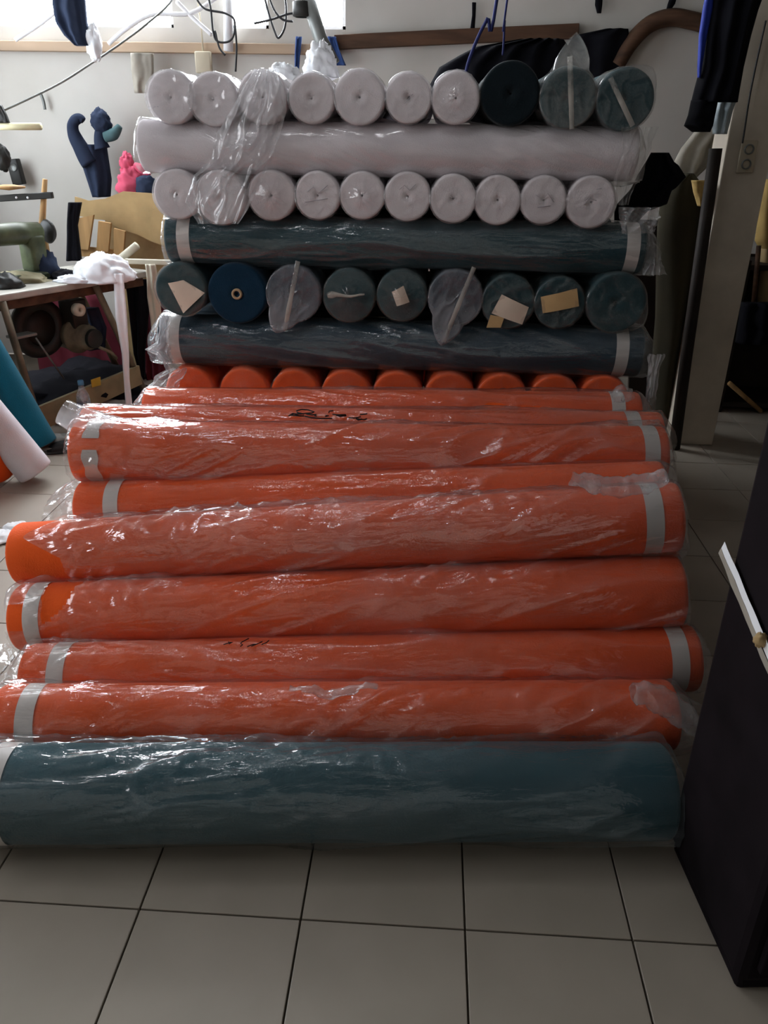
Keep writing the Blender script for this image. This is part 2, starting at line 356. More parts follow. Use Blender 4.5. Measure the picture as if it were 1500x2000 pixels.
spec = [
    ('P', -48, 1296, 'frontteal', 'f_teal', 'teal fabric roll in clear film lying in front on the tiled floor', (18,), dict(el=.04, er=.05, slant=.16, amp=.006, loose=.005, crumple=.4)),
    ('O', 8, 1308, 'orange', 'f_heap', 'orange fabric roll directly behind the teal roll, loose film over its column-side end', (76,), dict(el=.03, er=.07, slant=.55, amp=.0045, crumple=.35)),
    ('N', 62, 1352, 'orange', 'f_heap', 'orange fabric roll with pale tape at both ends, second behind the teal roll', (133, 1308), dict(el=.05, er=.02, slant=-.1, crumple=.4)),
    ('M', 46, 1324, 'orange', 'f_heap', 'orange fabric roll with torn film beside its tape, before the bare-ended roll', (93,), dict(el=.01, er=.02, slant=.3, amp=.005, crumple=.6)),
    ('L', 44, 1322, 'orange', 'f_bright', 'orange fabric roll with a bare end and crumpled film pushed back along its top', (1265,), dict(el=-.0, er=.02, slant=.2, amp=.005, crumple=1.3)),
    ('K', 165, 1290, 'orange', 'f_heap', 'orange fabric roll sunk between two others, film end hanging out beside its tape', (238,), dict(el=.11, er=.03, slant=.1)),
    ('J', 154, 1290, 'orange', 'f_bright', 'large orange fabric roll with broken pale tape and bright creased film', (197, 1256), dict(el=.015, er=.03, slant=.28, amp=.0065, crumple=.2, wf=.5)),
    ('I', 170, 1284, 'orange', 'f_bright', 'orange fabric roll with black marker writing on its film', (1226,), dict(el=.02, er=.05, slant=-.05, amp=.004)),
    ('H', 290, 1242, 'orange', 'f_heap', 'orange fabric roll at the rear of the heap, against the foot of the stack', (1196,), dict(el=.04, er=.05, slant=-.1))]
roots = {}
for i, (k, pl, pr, m, fm, lab, bands, kw) in enumerate(spec):
    A, B = heap_axis(k, pl, pr); L = (B - A).length
    bx = [px_x(A, B, p) for p in bands]
    if k == 'M':
        hx0, hx1 = px_x(A, B, 114), px_x(A, B, 182)
        kw['keep'] = lambda x, t, a=hx0, b=hx1: not (a < x < b and .35 + 1.1 * ((x - a) / (b - a)) ** 2 < t < 1.55) and not (x < a - .045 and .2 < t < .85)
    if k == 'L':
        e0 = px_x(A, B, 140)
        kw['startf'] = lambda t, e=e0: e - .085 * max(0, 1 - abs((t - .95) / .65)) + .012 * math.sin(t * 5) + .05 * max(0, min(1.2, .4 - t))
    jb = bx.pop(0) if k == 'J' else None
    roots[k] = (roll_along('fabric_roll', A, B, heap[k][0], M[m], lab, M[fm], 3.7 * (i + 1), bx, group=None, **kw), A, B)
    if jb is not None:
        for arc in ((-1.6, .42), (.80, 3.4)): band_mesh(heap[k][0] * 1.004 + .0012, jb, arc=arc).build('tape_band', M['tape'], roots[k][0])
# black marker writing (illegible strokes) on the film of two rolls
rt, A, B = roots['I']; xs = lambda p: px_x(A, B, p)
q = heap['I'][0] + .017; t0 = .95
S = lambda pts: [(xs(550 + u / 7.5), t0 + (330 - v) / 7.5 * .0135) for u, v in pts]
scribble(q, [S([(150, 345), (210, 290), (300, 340), (370, 345), (360, 300), (270, 270), (255, 225), (330, 190), (420, 200), (510, 250), (480, 275), (390, 285), (330, 300), (220, 300), (180, 330), (330, 345)]),
             S([(380, 350), (480, 378), (600, 390), (770, 388)]), S([(400, 300), (480, 315), (545, 310), (550, 345), (520, 335)]), S([(720, 265), (720, 230), (780, 215)]), S([(690, 320), (670, 350), (720, 330)]),
             S([(770, 300), (860, 310), (960, 305), (970, 330), (880, 345), (820, 320), (930, 330)]), S([(1000, 365), (1080, 375), (1170, 345), (1190, 400), (1140, 415), (1100, 380), (1220, 405), (1260, 385)]), S([(1160, 300), (1210, 292), (1265, 278)])],
         'handwriting', rt, M['ink'], .0022)
rt, A, B = roots['N']; q = heap['N'][0] + .017; t0 = 1.35
S = lambda pts: [(px_x(A, B, 420 + u / 10.7), t0 + (300 - v) / 10.7 * .0135) for u, v in pts]
scribble(q, [S([(310, 310), (430, 260), (480, 250), (420, 300), (400, 230)]), S([(800, 150), (680, 250), (650, 290), (700, 330), (660, 370)]), S([(800, 380), (900, 330), (960, 320), (880, 375), (980, 325), (1090, 255)]), S([(1080, 340), (1180, 290), (1220, 230)])], 'handwriting', rt, M['ink'], .0014)
# rolls buried inside the heap that carry the visible ones
bur = [(1.90, .09, .09), (2.08, .09, .09), (2.26, .09, .09), (2.44, .09, .09), (2.62, .09, .09), (2.07, .25, .27), (2.24, .25, .28), (2.42, .25, .28), (2.59, .25, .28), (2.32, .42, .44), (2.50, .42, .44), (2.66, .42, .45)]
bm0 = None
for Y, za, zb in bur:
    A, B = Vector((-.72, Y, za)), Vector((.50, Y + .03, zb))
    if bm0 is None: bm0 = cloth_mesh((B - A).length, .084, 2.2, nu=16, nv=24).mesh('fabric_roll'); bm0.materials.append(M['orange'])
    o = bpy.data.objects.new('fabric_roll', bm0); C.objects.link(o); o.location = (A + B) / 2
    d = (B - A).normalized(); o.rotation_euler = d.to_track_quat('X', 'Z').to_euler()
    tag(o, 'orange fabric roll buried inside the heap under the wrapped rolls', 'fabric roll', 'rolls buried in the heap')

# --- the stack: layers of bolts laid lengthwise
YS = 2.85
def lay(name_px, r, m, fm, lab, bands, seed, Y=YS + .085, **kw):
    (xl, yl), (xr, yr) = name_px; A, B = onY(xl, yl, Y), onY(xr, yr, Y)
    A.z = B.z = (A.z + B.z) / 2
    return roll_along('fabric_roll', A, B, r, M[m], lab, M[fm], seed, [((px_x(A, B, p[0]), p[1]) if isinstance(p, tuple) else px_x(A, B, p)) for p in bands], **kw), A, B
lay(((282, 287), (1238, 300)), .083, 'white', 'f_white', 'white fabric roll lying crosswise under the top row of roll ends', (), 31, el=.012, er=.03, slant=-.35, amp=.005)
lay(((334, 468), (1252, 482)), .084, 'teal', 'f_teal', 'deep teal fabric roll lying crosswise between the white ends and the teal ends', (370, (1226, -.45)), 37, el=.01, er=.06, slant=-.05, amp=.004)
lay(((322, 664), (1248, 682)), .090, 'slate', 'f_teal', 'slate blue fabric roll lying crosswise just above the orange roll ends', (352, 1205), 41, el=.05, er=.04, slant=-.12, amp=.005)
lay(((310, 872), (1238, 880)), .090, 'orange', 'f_heap', 'orange fabric roll hidden crosswise under the orange roll ends', (), 43, el=.0, er=.0)
# a second bolt at the back of every crosswise layer
for (px_, m, r) in (((294, 'white', .083)), ((475, 'teal', .084)), ((673, 'slate', .090)), ((876, 'orange', .090))):
    z = onY(750, px_, YS + .085).z
    me = cloth_mesh(1.56, r, px_ * .1, nu=16, nv=24).mesh('fabric_roll'); me.materials.append(M[m])
    for Y in (YS + .27, YS + .46, 4.15):
        o = bpy.data.objects.new('fabric_roll', me); C.objects.link(o); o.location = (-.13, Y, z)
        tag(o, '%s fabric roll lying crosswise deeper in the stack' % m, 'fabric roll', '%s crosswise rolls deeper in the stack' % m)

zc = onY(750, 876, YS + .085).z - .090
ro = cloth_mesh(1.45, .086, 6.1, nu=10, nv=24); ro.v = [(y, x, z) for x, y, z in ro.v]; ro = ro.mesh('fabric_roll'); ro.materials.append(M['orange'])
for k in range(9):
    o = bpy.data.objects.new('fabric_roll', ro); C.objects.link(o); o.location = (-.88 + .19 * k, YS + .73, zc - .088)
    tag(o, 'orange fabric roll in the unseen bottom row of the stack', 'fabric roll', 'hidden bottom row of the stack')
for Y in (YS + .09, 4.1):
    o = cloth_mesh(1.6, (zc - .174) / 2, Y, nu=16, nv=24).build('fabric_roll', M['orange']); o.location = (-.13, Y, (zc - .174) / 2)
    tag(o, 'orange fabric roll lying crosswise on the floor under the stack', 'fabric roll', 'hidden rolls on the floor under the stack')

# --- the stack: rows of bolts seen end-on
def cap_mesh(r, seed, kind, tip=None, deep=.16, n=72, m=26):
    """film over the front end of a bolt whose axis is local -Y: side skirt, edge, then the gathered or folded face"""
    b = MB(); ta, tl = tip if tip else (0, 0)
    def f(i, j):
        th = 2 * PI * j; c, s = math.cos(th), math.sin(th)
        ext = tl * max(0, 1 - abs((th - ta + PI) % (2 * PI) - PI) / .62) if tip else 0
        if i < .3: t = i / .3; q = r + .003 + .003 * ridge(th * 2, i * 4, seed); y = deep * (1 - t); fo = .2 * ridge(th * 3, i * 5, seed)
        else:
            t = (i - .3) / .7; q = (r + .003) * (1 - t); y = -.004
            if kind == 'gather':
                rd = ridge(th * 2.1 + .6 * t, seed, t * 1.5); y -= .028 * t ** 2 + .006 * rd * t * (1 - t * .5); fo = .15 + .45 * rd * (.3 + t * .7)
            elif kind == 'fold':
                rd = ridge(q * 14 * math.cos(th - ta), q * 30 * math.sin(th - ta), seed); y -= .012 * (1 - t) * abs(math.cos(th - ta)) + .004 * rd; fo = .42 + .3 * rd
            else:
                rd = ridge(c * q * 18, s * q * 18, seed); y -= .003 + .004 * rd; fo = .10 + .22 * rd
        e = ext * max(0, 1 - abs(i - .3) / .3)
        q += e; y -= e * .25
        return Vector((q * c, y, q * s)), min(1, fo)
    return b.grid(f, m, n, wrap=True)
def end_roll(px, py, rp, m, label, row, seed, kind='flat', tip=None, fm='f_cap', L=1.45, hole=.004, Y=YS, seam=None, paper=None, mark=None, core=False):
    c = onY(px, py, Y); r = rp * (c - O).dot(ROT @ Vector((0, 0, 1))) / FPX
    root = empty('fabric_roll', c, label, 'fabric roll', row)
    g = cloth_mesh(L, r, seed, nu=10, nv=40, lump=.02, core=hole)
    g.v = [(y, x + L / 2, z) for x, y, z in g.v]     # local X becomes depth
    g.build('cloth', M[m], root)
    if core:
        k = MB(); k.lathe([(.011, .06), (.011, -.006), (.019, -.006), (.019, .06)], 24, Matrix.Rotation(-PI / 2, 4, 'X'));
        k.build('cardboard_core', M['core'], root)
    if kind == 'fold' and fm == 'f_cap' and m == 'slate': fm = 'f_fold'
    if kind: cap_mesh(r, seed, kind, tip).build('plastic_wrap', M[fm], root)
    if seam:
        (x0, y0), (x1, y1) = seam; b = MB()
        P = [onY(x0 + (x1 - x0) * t / 10, y0 + (y1 - y0) * t / 10, Y - .024 + .006 * abs(t - 5) / 5) - c for t in range(11)]
        d = (P[-1] - P[0]).normalized(); w = d.cross(Vector((0, 1, 0))) * .008
        b.grid(lambda i, j: P[round(i * 10)] + w * (2 * j - 1) * (1 + .25 * nz(i * 5, seed)) + Vector((0, -.003 * math.sin(PI * j), 0)), 10, 2).build('seam_strip', M['seam'], root)
    if paper:
        quad, pm = paper; b = MB(); Q = [onY(x, y, Y - .008) - c for x, y in quad]
        b.grid(lambda i, j: Q[0] * (1 - i) * (1 - j) + Q[1] * i * (1 - j) + Q[2] * i * j + Q[3] * (1 - i) * j + Vector((0, -.006 * math.sin(PI * i) - .003 * nz(i * 3, j * 3, seed), 0)), 6, 6).build('paper_label', M[pm], root)
    if mark:
        b = MB()
        for st in mark: b.tube([onY(x, y, Y - .0035) - c for x, y in st], .0012, 5)
        b.build('handwriting', M['greyink'], root)
    return root
M['seam'] = film('doubled_film', .42, .1, tint=(.66, .62, .56), aniso=(1, 1, 1))
TR, CR, ER, GR = 'roll ends in the top row of the stack', 'white roll ends in the third layer', 'teal roll ends in the middle row', 'orange roll ends at the foot of the stack'
WIN = ('first', 'second', 'third', 'fourth', 'fifth', 'sixth', 'seventh', 'eighth', 'ninth', 'tenth')
end_roll(333, 190, 47, 'white', 'white roll end in glossy film, first in the top row from the window side', TR, 1, 'fold', fm='f_white')
end_roll(416, 194, 47, 'white', 'white roll end in film, second in the top row from the window side', TR, 2, 'fold', fm='f_white')
A2 = end_roll(512, 190, 48, 'white', 'white roll end in the top row with a long sheet of film hanging from it', TR, 3, 'gather', fm='f_white')
end_roll(608, 192, 45, 'white', 'plain white roll end in the top row, just past the hanging film', TR, 4, 'flat', fm='f_white')
end_roll(702, 190, 49, 'white', 'largest plain white roll end in the top row, fifth from the window side', TR, 5, 'flat', fm='f_white')
end_roll(798, 191, 45, 'white', 'white roll end in the top row with a slanting dark slit at its centre', TR, 6, 'flat', fm='f_white', hole=.006, mark=[[(790, 203), (806, 184)]])
end_roll(890, 191, 47, 'white', 'white roll end in the top row, next to the unwrapped near-black roll', TR, 7, 'gather', fm='f_white')
end_roll(997, 183, 58, 'darkteal', 'near-black teal roll end without film in the top row', TR, 8, None, hole=.003)
end_roll(1110, 190, 55, 'teal', 'teal roll end in the top row whose film rises to a peak', TR, 9, 'fold', tip=(PI / 2, .085), seam=((1113, 110), (1117, 252)))
end_roll(1222, 194, 56, 'teal', 'teal roll end in loose film, last in the top row on the column side', TR, 10, 'flat', tip=(.9, .02), seam=((1192, 152), (1236, 246)))
for i, (x, y, r) in enumerate([(345, 380, 46), (430, 386, 50), (530, 382, 46), (620, 382, 44), (707, 382, 44), (796, 384, 45), (885, 388, 45), (972, 391, 45), (1062, 391, 45), (1155, 395, 48)]):
    mk = {3: [[(600, 375), (612, 365), (622, 378), (640, 362)], [(596, 395), (615, 392), (640, 388)]], 5: [[(780, 370), (790, 362), (800, 372), (812, 360)]], 6: [[(878, 383), (888, 388)]], 8: [[(1045, 380), (1060, 390), (1070, 378), (1082, 395)], [(1050, 405), (1075, 402)]], 9: [[(1140, 400), (1150, 388), (1165, 392)], [(1165, 370), (1175, 368)]]}.get(i)
    end_roll(x, y, r, 'white', 'white roll end under the crosswise white roll, %s from window side%s' % (WIN[i], {1: ', under film', 3: ', with faint writing', 4: ', glossy centre', 6: ', dark core slit'}.get(i, '')), CR, 20 + i, 'gather' if i in (4, 2) else 'flat', fm='f_white', hole=.004, mark=mk)
tl = [
    (353, 566, 51, 'teal', 'flat', None, None, ([(328, 553), (358, 547), (400, 572), (358, 612)], 'paper'), 'teal roll end with a crumpled paper label, beside the bare petrol blue one'),
    (463, 574, 59, 'blue', None, None, None, None, 'petrol blue roll end without film, its cardboard core showing'),
    (574, 574, 53, 'slate', 'fold', (-2.05, .055), ((582, 510), (556, 645)), None, 'slate roll end under milky film folded to a point, beside the bare blue one'),
    (682, 578, 51, 'teal', 'gather', None, None, None, 'teal roll end whose film is gathered into a pale knot'),
    (785, 578, 49, 'teal', 'gather', None, None, ([(765, 570), (788, 558), (800, 590), (775, 598)], 'paper'), 'teal roll end with a small torn white label'),
    (890, 582, 53, 'slate', 'fold', (-1.85, .075), ((926, 522), (866, 668)), None, 'slate roll end with a slanting film seam running down to a point'),
    (993, 590, 51, 'teal', 'flat', None, None, ([(980, 575), (1033, 600), (1020, 634), (960, 612)], 'paper'), 'teal roll end with two overlapping pale labels, third from the column side'),
    (1093, 592, 49, 'teal', 'flat', None, None, ([(1056, 580), (1127, 563), (1131, 598), (1060, 612)], 'tanpaper'), 'teal roll end with one broad tan label, second from the column side'),
    (1204, 592, 58, 'teal', 'flat', (-.6, .02), None, None, 'large dark teal roll end in dull film, last in the middle row')]
for i, (x, y, r, m, kind, tip, seam, paper, lab) in enumerate(tl):
    rt = end_roll(x, y, r, m, lab, ER, 50 + i, kind, tip=tip, seam=seam, paper=paper, core=(i == 1))
    if i == 6:
        c = rt.location; Q = [onY(a, b, YS - .012) - c for a, b in ((958, 615), (985, 620), (978, 640), (950, 640))]
        MB().grid(lambda i, j: Q[0] * (1 - i) * (1 - j) + Q[1] * i * (1 - j) + Q[2] * i * j + Q[3] * (1 - i) * j, 3, 3).build('paper_label', M['tanpaper'], rt)
    if i == 3:
        c = rt.location; MB().tube([onY(640 + t * 9, 577 - math.sin(t) * 2, YS - .03) - c for t in range(9)], [.010, .013, .008, .006, .005, .005, .004, .004, .003], 7).build('film_knot', M['seam'], rt)
for i, x in enumerate((372, 478, 577, 676, 776, 877, 979, 1082, 1178)):
    end_roll(x, 766 + i * 2.2, 49, 'orange', 'orange roll end half hidden behind the heap, %s from the window side' % WIN[i], GR, 70 + i, 'gather' if i in (1, 3, 5, 8) else 'flat', hole=.010, fm='f_end')

# ------------------------------------------------------------------ cloth and sheet helpers
def draped(rows, Y, m, name, parent=None, bulge=.03, folds=3, amp=.01, thick=.012, n=20, seed=1, Y1=None, origin=None, vert=6):
    """closed hanging cloth: rows of (picture row, first column, last column) on the upright plane at depth Y (Y1 at the foot)"""
    Y1 = Y if Y1 is None else Y1; org = Vector(origin) if origin is not None else Vector((0, 0, 0))
    rr = []
    for a, b in zip(rows[:-1], rows[1:]):
        for k in range(vert): t = k / vert; rr.append(tuple(a[q] * (1 - t) + b[q] * t for q in range(3)))
    rr.append(rows[-1]); nr = len(rr)
    def P(i, j, front):
        py, xl, xr = rr[round(i * (nr - 1))]; y = Y + (Y1 - Y) * i
        wv = math.sin(folds * 2 * PI * j + 1.5 * nz(i * 2, seed, j)) * amp + .8 * amp * nz(j * 5, i * 5, seed)
        jj = xl + (xr - xl) * j
        p = onY(jj + 0.0, py, y)
        edge = math.sin(PI * min(1, max(0, j))) ** .5
        off = -(bulge * edge + wv * edge + thick) if front else thick * .2
        return p + Vector((0, off, 0)) - org
    b = MB()
    b.grid(lambda i, j: P(i, j, True), nr - 1, n); b.grid(lambda i, j: P(i, j, False), nr - 1, n)
    w = n + 1; o2 = nr * w
    for i in range(nr - 1):
        for j in (0, n): b.f.append((i * w + j, (i + 1) * w + j, o2 + (i + 1) * w + j, o2 + i * w + j))
    for i in (0, nr - 1):
        for j in range(n): b.f.append((i * w + j, i * w + j + 1, o2 + i * w + j + 1, o2 + i * w + j))
    return b.build(name, m, parent)
def sheet(rows, Y, m, name, parent=None, org=(0, 0, 0), amp=.012, n=48, seed=1, vert=12, fo=.3, Y1=None):
    """single loose film sheet hanging on an upright plane"""
    rr = []
    for a, b in zip(rows[:-1], rows[1:]):
        for k in range(vert): t = k / vert; rr.append(tuple(a[q] * (1 - t) + b[q] * t for q in range(3)))
    rr.append(rows[-1]); nr = len(rr); Y1 = Y if Y1 is None else Y1
    def f(i, j):
        py, xl, xr = rr[round(i * (nr - 1))]
        xx = xl + (xr - xl) * j + 4 * nz(i * 6, seed * 2.3, 5) * (2 * j - 1); rd = ridge(j * 2.6 + i * 1.1, i * 1.5, seed)
        r2 = ridge(j * 5, i * 6, seed + 3)
        p = onY(xx, py, Y + (Y1 - Y) * i) - Vector(org)
        return p + Vector((0, -amp * (2.2 * rd + r2) - .01 * math.sin(PI * j), 0)), min(1, fo + .3 * rd + .2 * r2 + .35 * (abs(2 * j - 1) > .9))
    return MB().grid(f, nr - 1, n).build(name, m, parent)
def lump_mesh(c, rx, ry, rz, seed, nu=24, nv=32, amp=.22, fr=2.2, flat=True):
    """crumpled heap of cloth: a lumpy dome resting on its base"""
    b = MB()
    def f(i, j):
        a = PI * i; th = 2 * PI * j; d = Vector((math.sin(a) * math.cos(th), math.sin(a) * math.sin(th), math.cos(a)))
        k = 1 + amp * nz(d.x * fr + seed, d.y * fr, d.z * fr) + amp * .5 * (ridge(d.x * fr * 2, d.y * fr * 2 + seed, d.z * fr) - .3)
        p = Vector((d.x * rx * k, d.y * ry * k, d.z * rz * k))
        if flat and p.z < 0: p.z *= .12
        return p + Vector(c)
    return b.grid(f, nu, nv, wrap=True)
def smooth_tube(pts, rs, n=16, sub=5):
    pts = [Vector(p) for p in pts]; out = []; rr = []
    for i in range(len(pts) - 1):
        p0, p1, p2, p3 = pts[max(0, i - 1)], pts[i], pts[i + 1], pts[min(len(pts) - 1, i + 2)]
        for k in range(sub):
            t = k / sub; out.append(.5 * ((2 * p1) + (p2 - p0) * t + (2 * p0 - 5 * p1 + 4 * p2 - p3) * t * t + (3 * p1 - p0 - 3 * p2 + p3) * t ** 3))
            rr.append((rs[i] * (1 - t) + rs[i + 1] * t) * (1 + .12 * nz(i + t, rs[0] * 90)))
    return MB().tube(out + [pts[-1]], rr + [rs[-1]], n)
def cable(pts, r, n=6, sub=6):
    pts = [Vector(p) for p in pts]; out = []
    for i in range(len(pts) - 1):
        p0, p1, p2, p3 = pts[max(0, i - 1)], pts[i], pts[i + 1], pts[min(len(pts) - 1, i + 2)]
        for k in range(sub):
            t = k / sub; out.append(.5 * ((2 * p1) + (p2 - p0) * t + (2 * p0 - 5 * p1 + 4 * p2 - p3) * t * t + (3 * p1 - p0 - 3 * p2 + p3) * t ** 3))
    out.append(pts[-1]); return MB().tube(out, r, n)
def poly_slab(pts, Y, th, m, name, parent=None, Y1=None):
    """board with a traced outline on the upright plane at depth Y, th thick"""
    k = len(pts); f = [onY(x, y, Y) for x, y in pts]; bk = [p + Vector((0, th, 0)) for p in f]
    b = MB().add(f + bk, [tuple(range(k)), tuple(range(2 * k - 1, k - 1, -1))] + [(i, (i + 1) % k, k + (i + 1) % k, k + i) for i in range(k)])
    return b.build(name, m, parent, smooth=False)

# long sheet of film hanging from the third roll of the top row
sheet([(136, 500, 540), (170, 474, 556), (215, 452, 560), (262, 424, 548), (310, 412, 535), (345, 378, 512), (395, 366, 492), (436, 392, 468)], YS - .035, M['f_loose'], 'loose_film', A2, A2.location, amp=.010, Y1=YS - .055, seed=4, fo=.42)
# stray film ends at the column side of the stack
t = tag(sheet([(690, 1266, 1296), (730, 1262, 1288), (775, 1258, 1282), (835, 1246, 1276)], YS - .10, M['f_loose'], 'film_strip', amp=.006, seed=8, fo=.9), 'pale strip of plastic film standing beside the orange roll ends, column side', 'plastic film')
t = tag(sheet([(404, 1204, 1286), (430, 1212, 1284), (455, 1214, 1276)], YS + .0, M['f_loose'], 'film_scrap', amp=.012, seed=9, fo=.9), 'grey scrap of film below the black cloth beside the last white roll end', 'plastic film')
t = tag(sheet([(455, 1256, 1274), (490, 1262, 1285), (535, 1252, 1300)], YS + .05, M['f_loose'], 'film_scrap', amp=.012, seed=10, fo=.9), 'grey scrap of film flaring out above the last dark teal roll end', 'plastic film')
t = tag(sheet([(248, 1210, 1284), (290, 1216, 1270), (345, 1200, 1244), (400, 1200, 1224)], YS - .02, M['f_cap'], 'film_scrap', amp=.010, seed=12, fo=.05), 'loose film hanging over the column-side end of the crosswise white roll', 'plastic film')

rj = roots['J'][0]; yj = roots['J'][1].y
bj = MB(); pj = [onY(x, y, yj + .02) for x, y in ((214, 856), (190, 842), (162, 824), (138, 812), (122, 804))]
bj.tube([p - rj.location for p in pj], [.075, .062, .048, .042, .040], 20, cap=False); bj.a = [.55 + .3 * ridge(i * .37, 1.1) for i in range(len(bj.v))]
iv = rj.rotation_euler.to_matrix().inverted(); bj.v = [tuple(iv @ Vector(v)) for v in bj.v]; bj.build('loose_film', M['f_loose'], rj)
tag(sheet([(610, 318, 336), (640, 312, 334), (668, 306, 334), (681, 286, 334), (692, 308, 336), (720, 328, 350)], YS - .01, M['f_loose'], 'film_flap', amp=.008, seed=14, fo=.8), 'white flap of film with a torn point beside the slate crosswise roll', 'plastic film')
tag(sheet([(716, 336, 366), (732, 308, 360), (752, 292, 350), (778, 282, 330)], YS - .05, M['f_loose'], 'film_flap', amp=.010, seed=15, fo=.7), 'white film bag bulging beside the first orange roll end', 'plastic film')

def film_blob(k, path, rad, seed, m='f_loose', lift=.10):
    """gathered tail of the wrap of heap roll k, lying over its neighbours"""
    root, A_, B_ = roots[k]; iv_ = root.rotation_euler.to_matrix().inverted(); d_ = (B_ - A_)
    P = []
    for x, y in path:
        t_ = px_x(A_, B_, x) / d_.length + .5; P.append(onY(x, y, (A_ + d_ * t_).y - lift) - root.location)
    b = MB(); out = []
    for a_, c_ in zip(P[:-1], P[1:]):
        for q in range(5): out.append(a_ + (c_ - a_) * (q / 5))
    out.append(P[-1]); n_ = len(out) - 1
    b.tube(out, [rad * (.45 + .55 * math.sin(PI * (.12 + .8 * q / n_))) * (1 + .4 * nz(q * .7, seed)) for q in range(n_ + 1)], 18, cap=False)
    b.v = [tuple(iv_ @ (Vector(v) + Vector((.010 * nz(v[0] * 40, v[2] * 40, seed), .008 * nz(v[0] * 50, v[2] * 50, seed + 3), .010 * nz(v[0] * 40, v[2] * 60, seed + 7))))) for v in b.v]
    b.a = [min(1, .35 + .5 * ridge(v[0] * 30, v[2] * 30, seed)) for v in b.v]
    return b.build('loose_film', M[m], root)
film_blob('L', [(1118, 936), (1150, 944), (1190, 952), (1235, 950), (1275, 940), (1304, 926)], .026, 3)
film_blob('O', [(1236, 1352), (1270, 1358), (1305, 1376), (1340, 1400), (1358, 1430)], .032, 5)
film_blob('I', [(1252, 850), (1272, 846), (1290, 838)], .030, 7)
film_blob('H', [(1196, 776), (1216, 768), (1236, 776)], .026, 9)
film_blob('O', [(566, 1344), (600, 1346), (640, 1356), (680, 1350), (716, 1338), (738, 1342)], .010, 11)

# ------------------------------------------------------------------ rolls leaning by the window side
def leaning(p0, r, top, m, label, seed):
    c = onZ(*p0, r * .55); B = Vector(top); o = roll_along('fabric_roll', c, B, r, M[m], label, None, seed); return o
def lean_top(p0, p1, Y, L, r):
    c = onZ(*p0, r * .55); q = onY(*p1, Y); return tuple(c + (q - c).normalized() * L)
leaning((70, 922), .085, lean_top((70, 922), (-150, 660), 3.30, 1.5, .085), 'coolwhite', 'white fabric roll leaning away from the heap between the teal and orange ones', 91)
leaning((84, 868), .075, lean_top((84, 868), (-95, 560), 3.75, 1.5, .075), 'lteal', 'bright teal fabric roll leaning behind the white leaning roll', 92)
leaning((-2, 922), .080, lean_top((-2, 922), (-180, 640), 3.0, 1.5, .08), 'orange', 'orange fabric roll leaning in front of the white leaning roll, mostly cut by the frame', 93)

ct = empty('cutting_table', (-2.75, 3.1, 0), 'plain wooden cutting table by the side wall that the leaning rolls rest on', 'table')
MB().box((0, 0, .86), (.9, 1.5, .04), None, .006).build('table_top', M['wood'], ct, smooth=False)
for x in (-.4, .4):
    for y in (-.68, .68): MB().box((x, y, .42), (.06, .06, .84), None, .004).build('leg', M['wood'], ct, smooth=False)

# ------------------------------------------------------------------ sewing table
N0, F0 = Vector((-2.14, 3.94, .76)), Vector((-1.68, 4.80, .76)); D = (F0 - N0).normalized(); NP = Vector((-D.y, D.x, 0)); NRM = Vector((D.y, -D.x, 0))
TB = N0 - D * .25
def tp(a, b, z): return TB + D * a + NP * b + Vector((0, 0, z - .76))
Rt = Matrix((D, NP, Vector((0, 0, 1)))).transposed()
st = empty('sewing_table', (TB.x, TB.y, 0), 'worn sewing machine table with splayed legs near the window wall', 'table')
def off(o, root): o.location = -root.location; return o
off(MB().box(tp(.62, .26, .742), (1.26, .54, .036), Rt, .008).build('table_top', M['ttop'], st, smooth=False), st)
off(MB().box(tp(.62, .03, .70), (1.16, .02, .05), Rt).build('apron', M['dwood'], st, smooth=False), st)
def leg_at(q, b): return onP(q[0], q[1], N0 - NRM * b, NRM)
for (t_, f_), b in ((((20, 640), (86, 856)), .0), (((192, 570), (296, 792)), .0), (((-40, 600), (20, 800)), .46), (((150, 560), (240, 740)), .46)):
    p, q = leg_at(t_, b), leg_at(f_, b); d = q - p; q = p + d * ((p.z - .0) / (-d.z)); p = p + d * ((p.z - .725) / (-d.z))
    off(MB().tube([p, q], .020, 6).build('leg', M['leg'], st), st)
def plane_board(pts, b, th, m, name, root):
    f = [onP(x, y, N0 - NRM * b, NRM) for x, y in pts]; bk = [p - NRM * th for p in f]; k = len(f)
    o = MB().add(f + bk, [tuple(range(k)), tuple(range(2 * k - 1, k - 1, -1))] + [(i, (i + 1) % k, k + (i + 1) % k, k + i) for i in range(k)]).build(name, m, root, smooth=False)
    return off(o, root)
plane_board([(64, 800), (272, 714), (278, 750), (72, 846)], -.025, .02, M['khaki'], 'lower_board', st)
plane_board([(178, 742), (196, 736), (197, 752), (180, 757)], -.032, .004, mat('yellow_mark', (.55, .36, .04), rough=.7), 'yellow_mark', st)
# motor with pulley and belt guard under the top
mc = onP(150, 655, N0 - NRM * .16, NRM); mo = empty('clutch_motor', mc, 'khaki clutch motor hanging under the sewing table', 'motor')
Mx = Rt.to_4x4() @ Matrix.Rotation(PI / 2, 4, 'X')
MB().lathe([(0, -.13), (.05, -.13), (.085, -.10), (.09, -.02), (.10, 0), (.10, .02), (.07, .05), (.07, .11), (.03, .13), (0, .13)], 24, Mx).build('housing', M['motor'], mo)
MB().lathe([(0, .13), (.05, .13), (.055, .135), (.045, .145), (.055, .155), (.05, .16), (0, .16)], 24, Mx).build('pulley', M['dark'], mo)
MB().box(Rt @ Vector((0, 0, .13)), (.10, .12, .16), Rt, .008).build('bracket', M['dark'], mo, smooth=False)
MB().tube([Rt @ Vector((.02, -.15, -.05)), Rt @ Vector((.10, -.16, -.10)), Rt @ Vector((.13, -.16, -.14))], .010, 6).build('clutch_lever', M['motor'], mo)
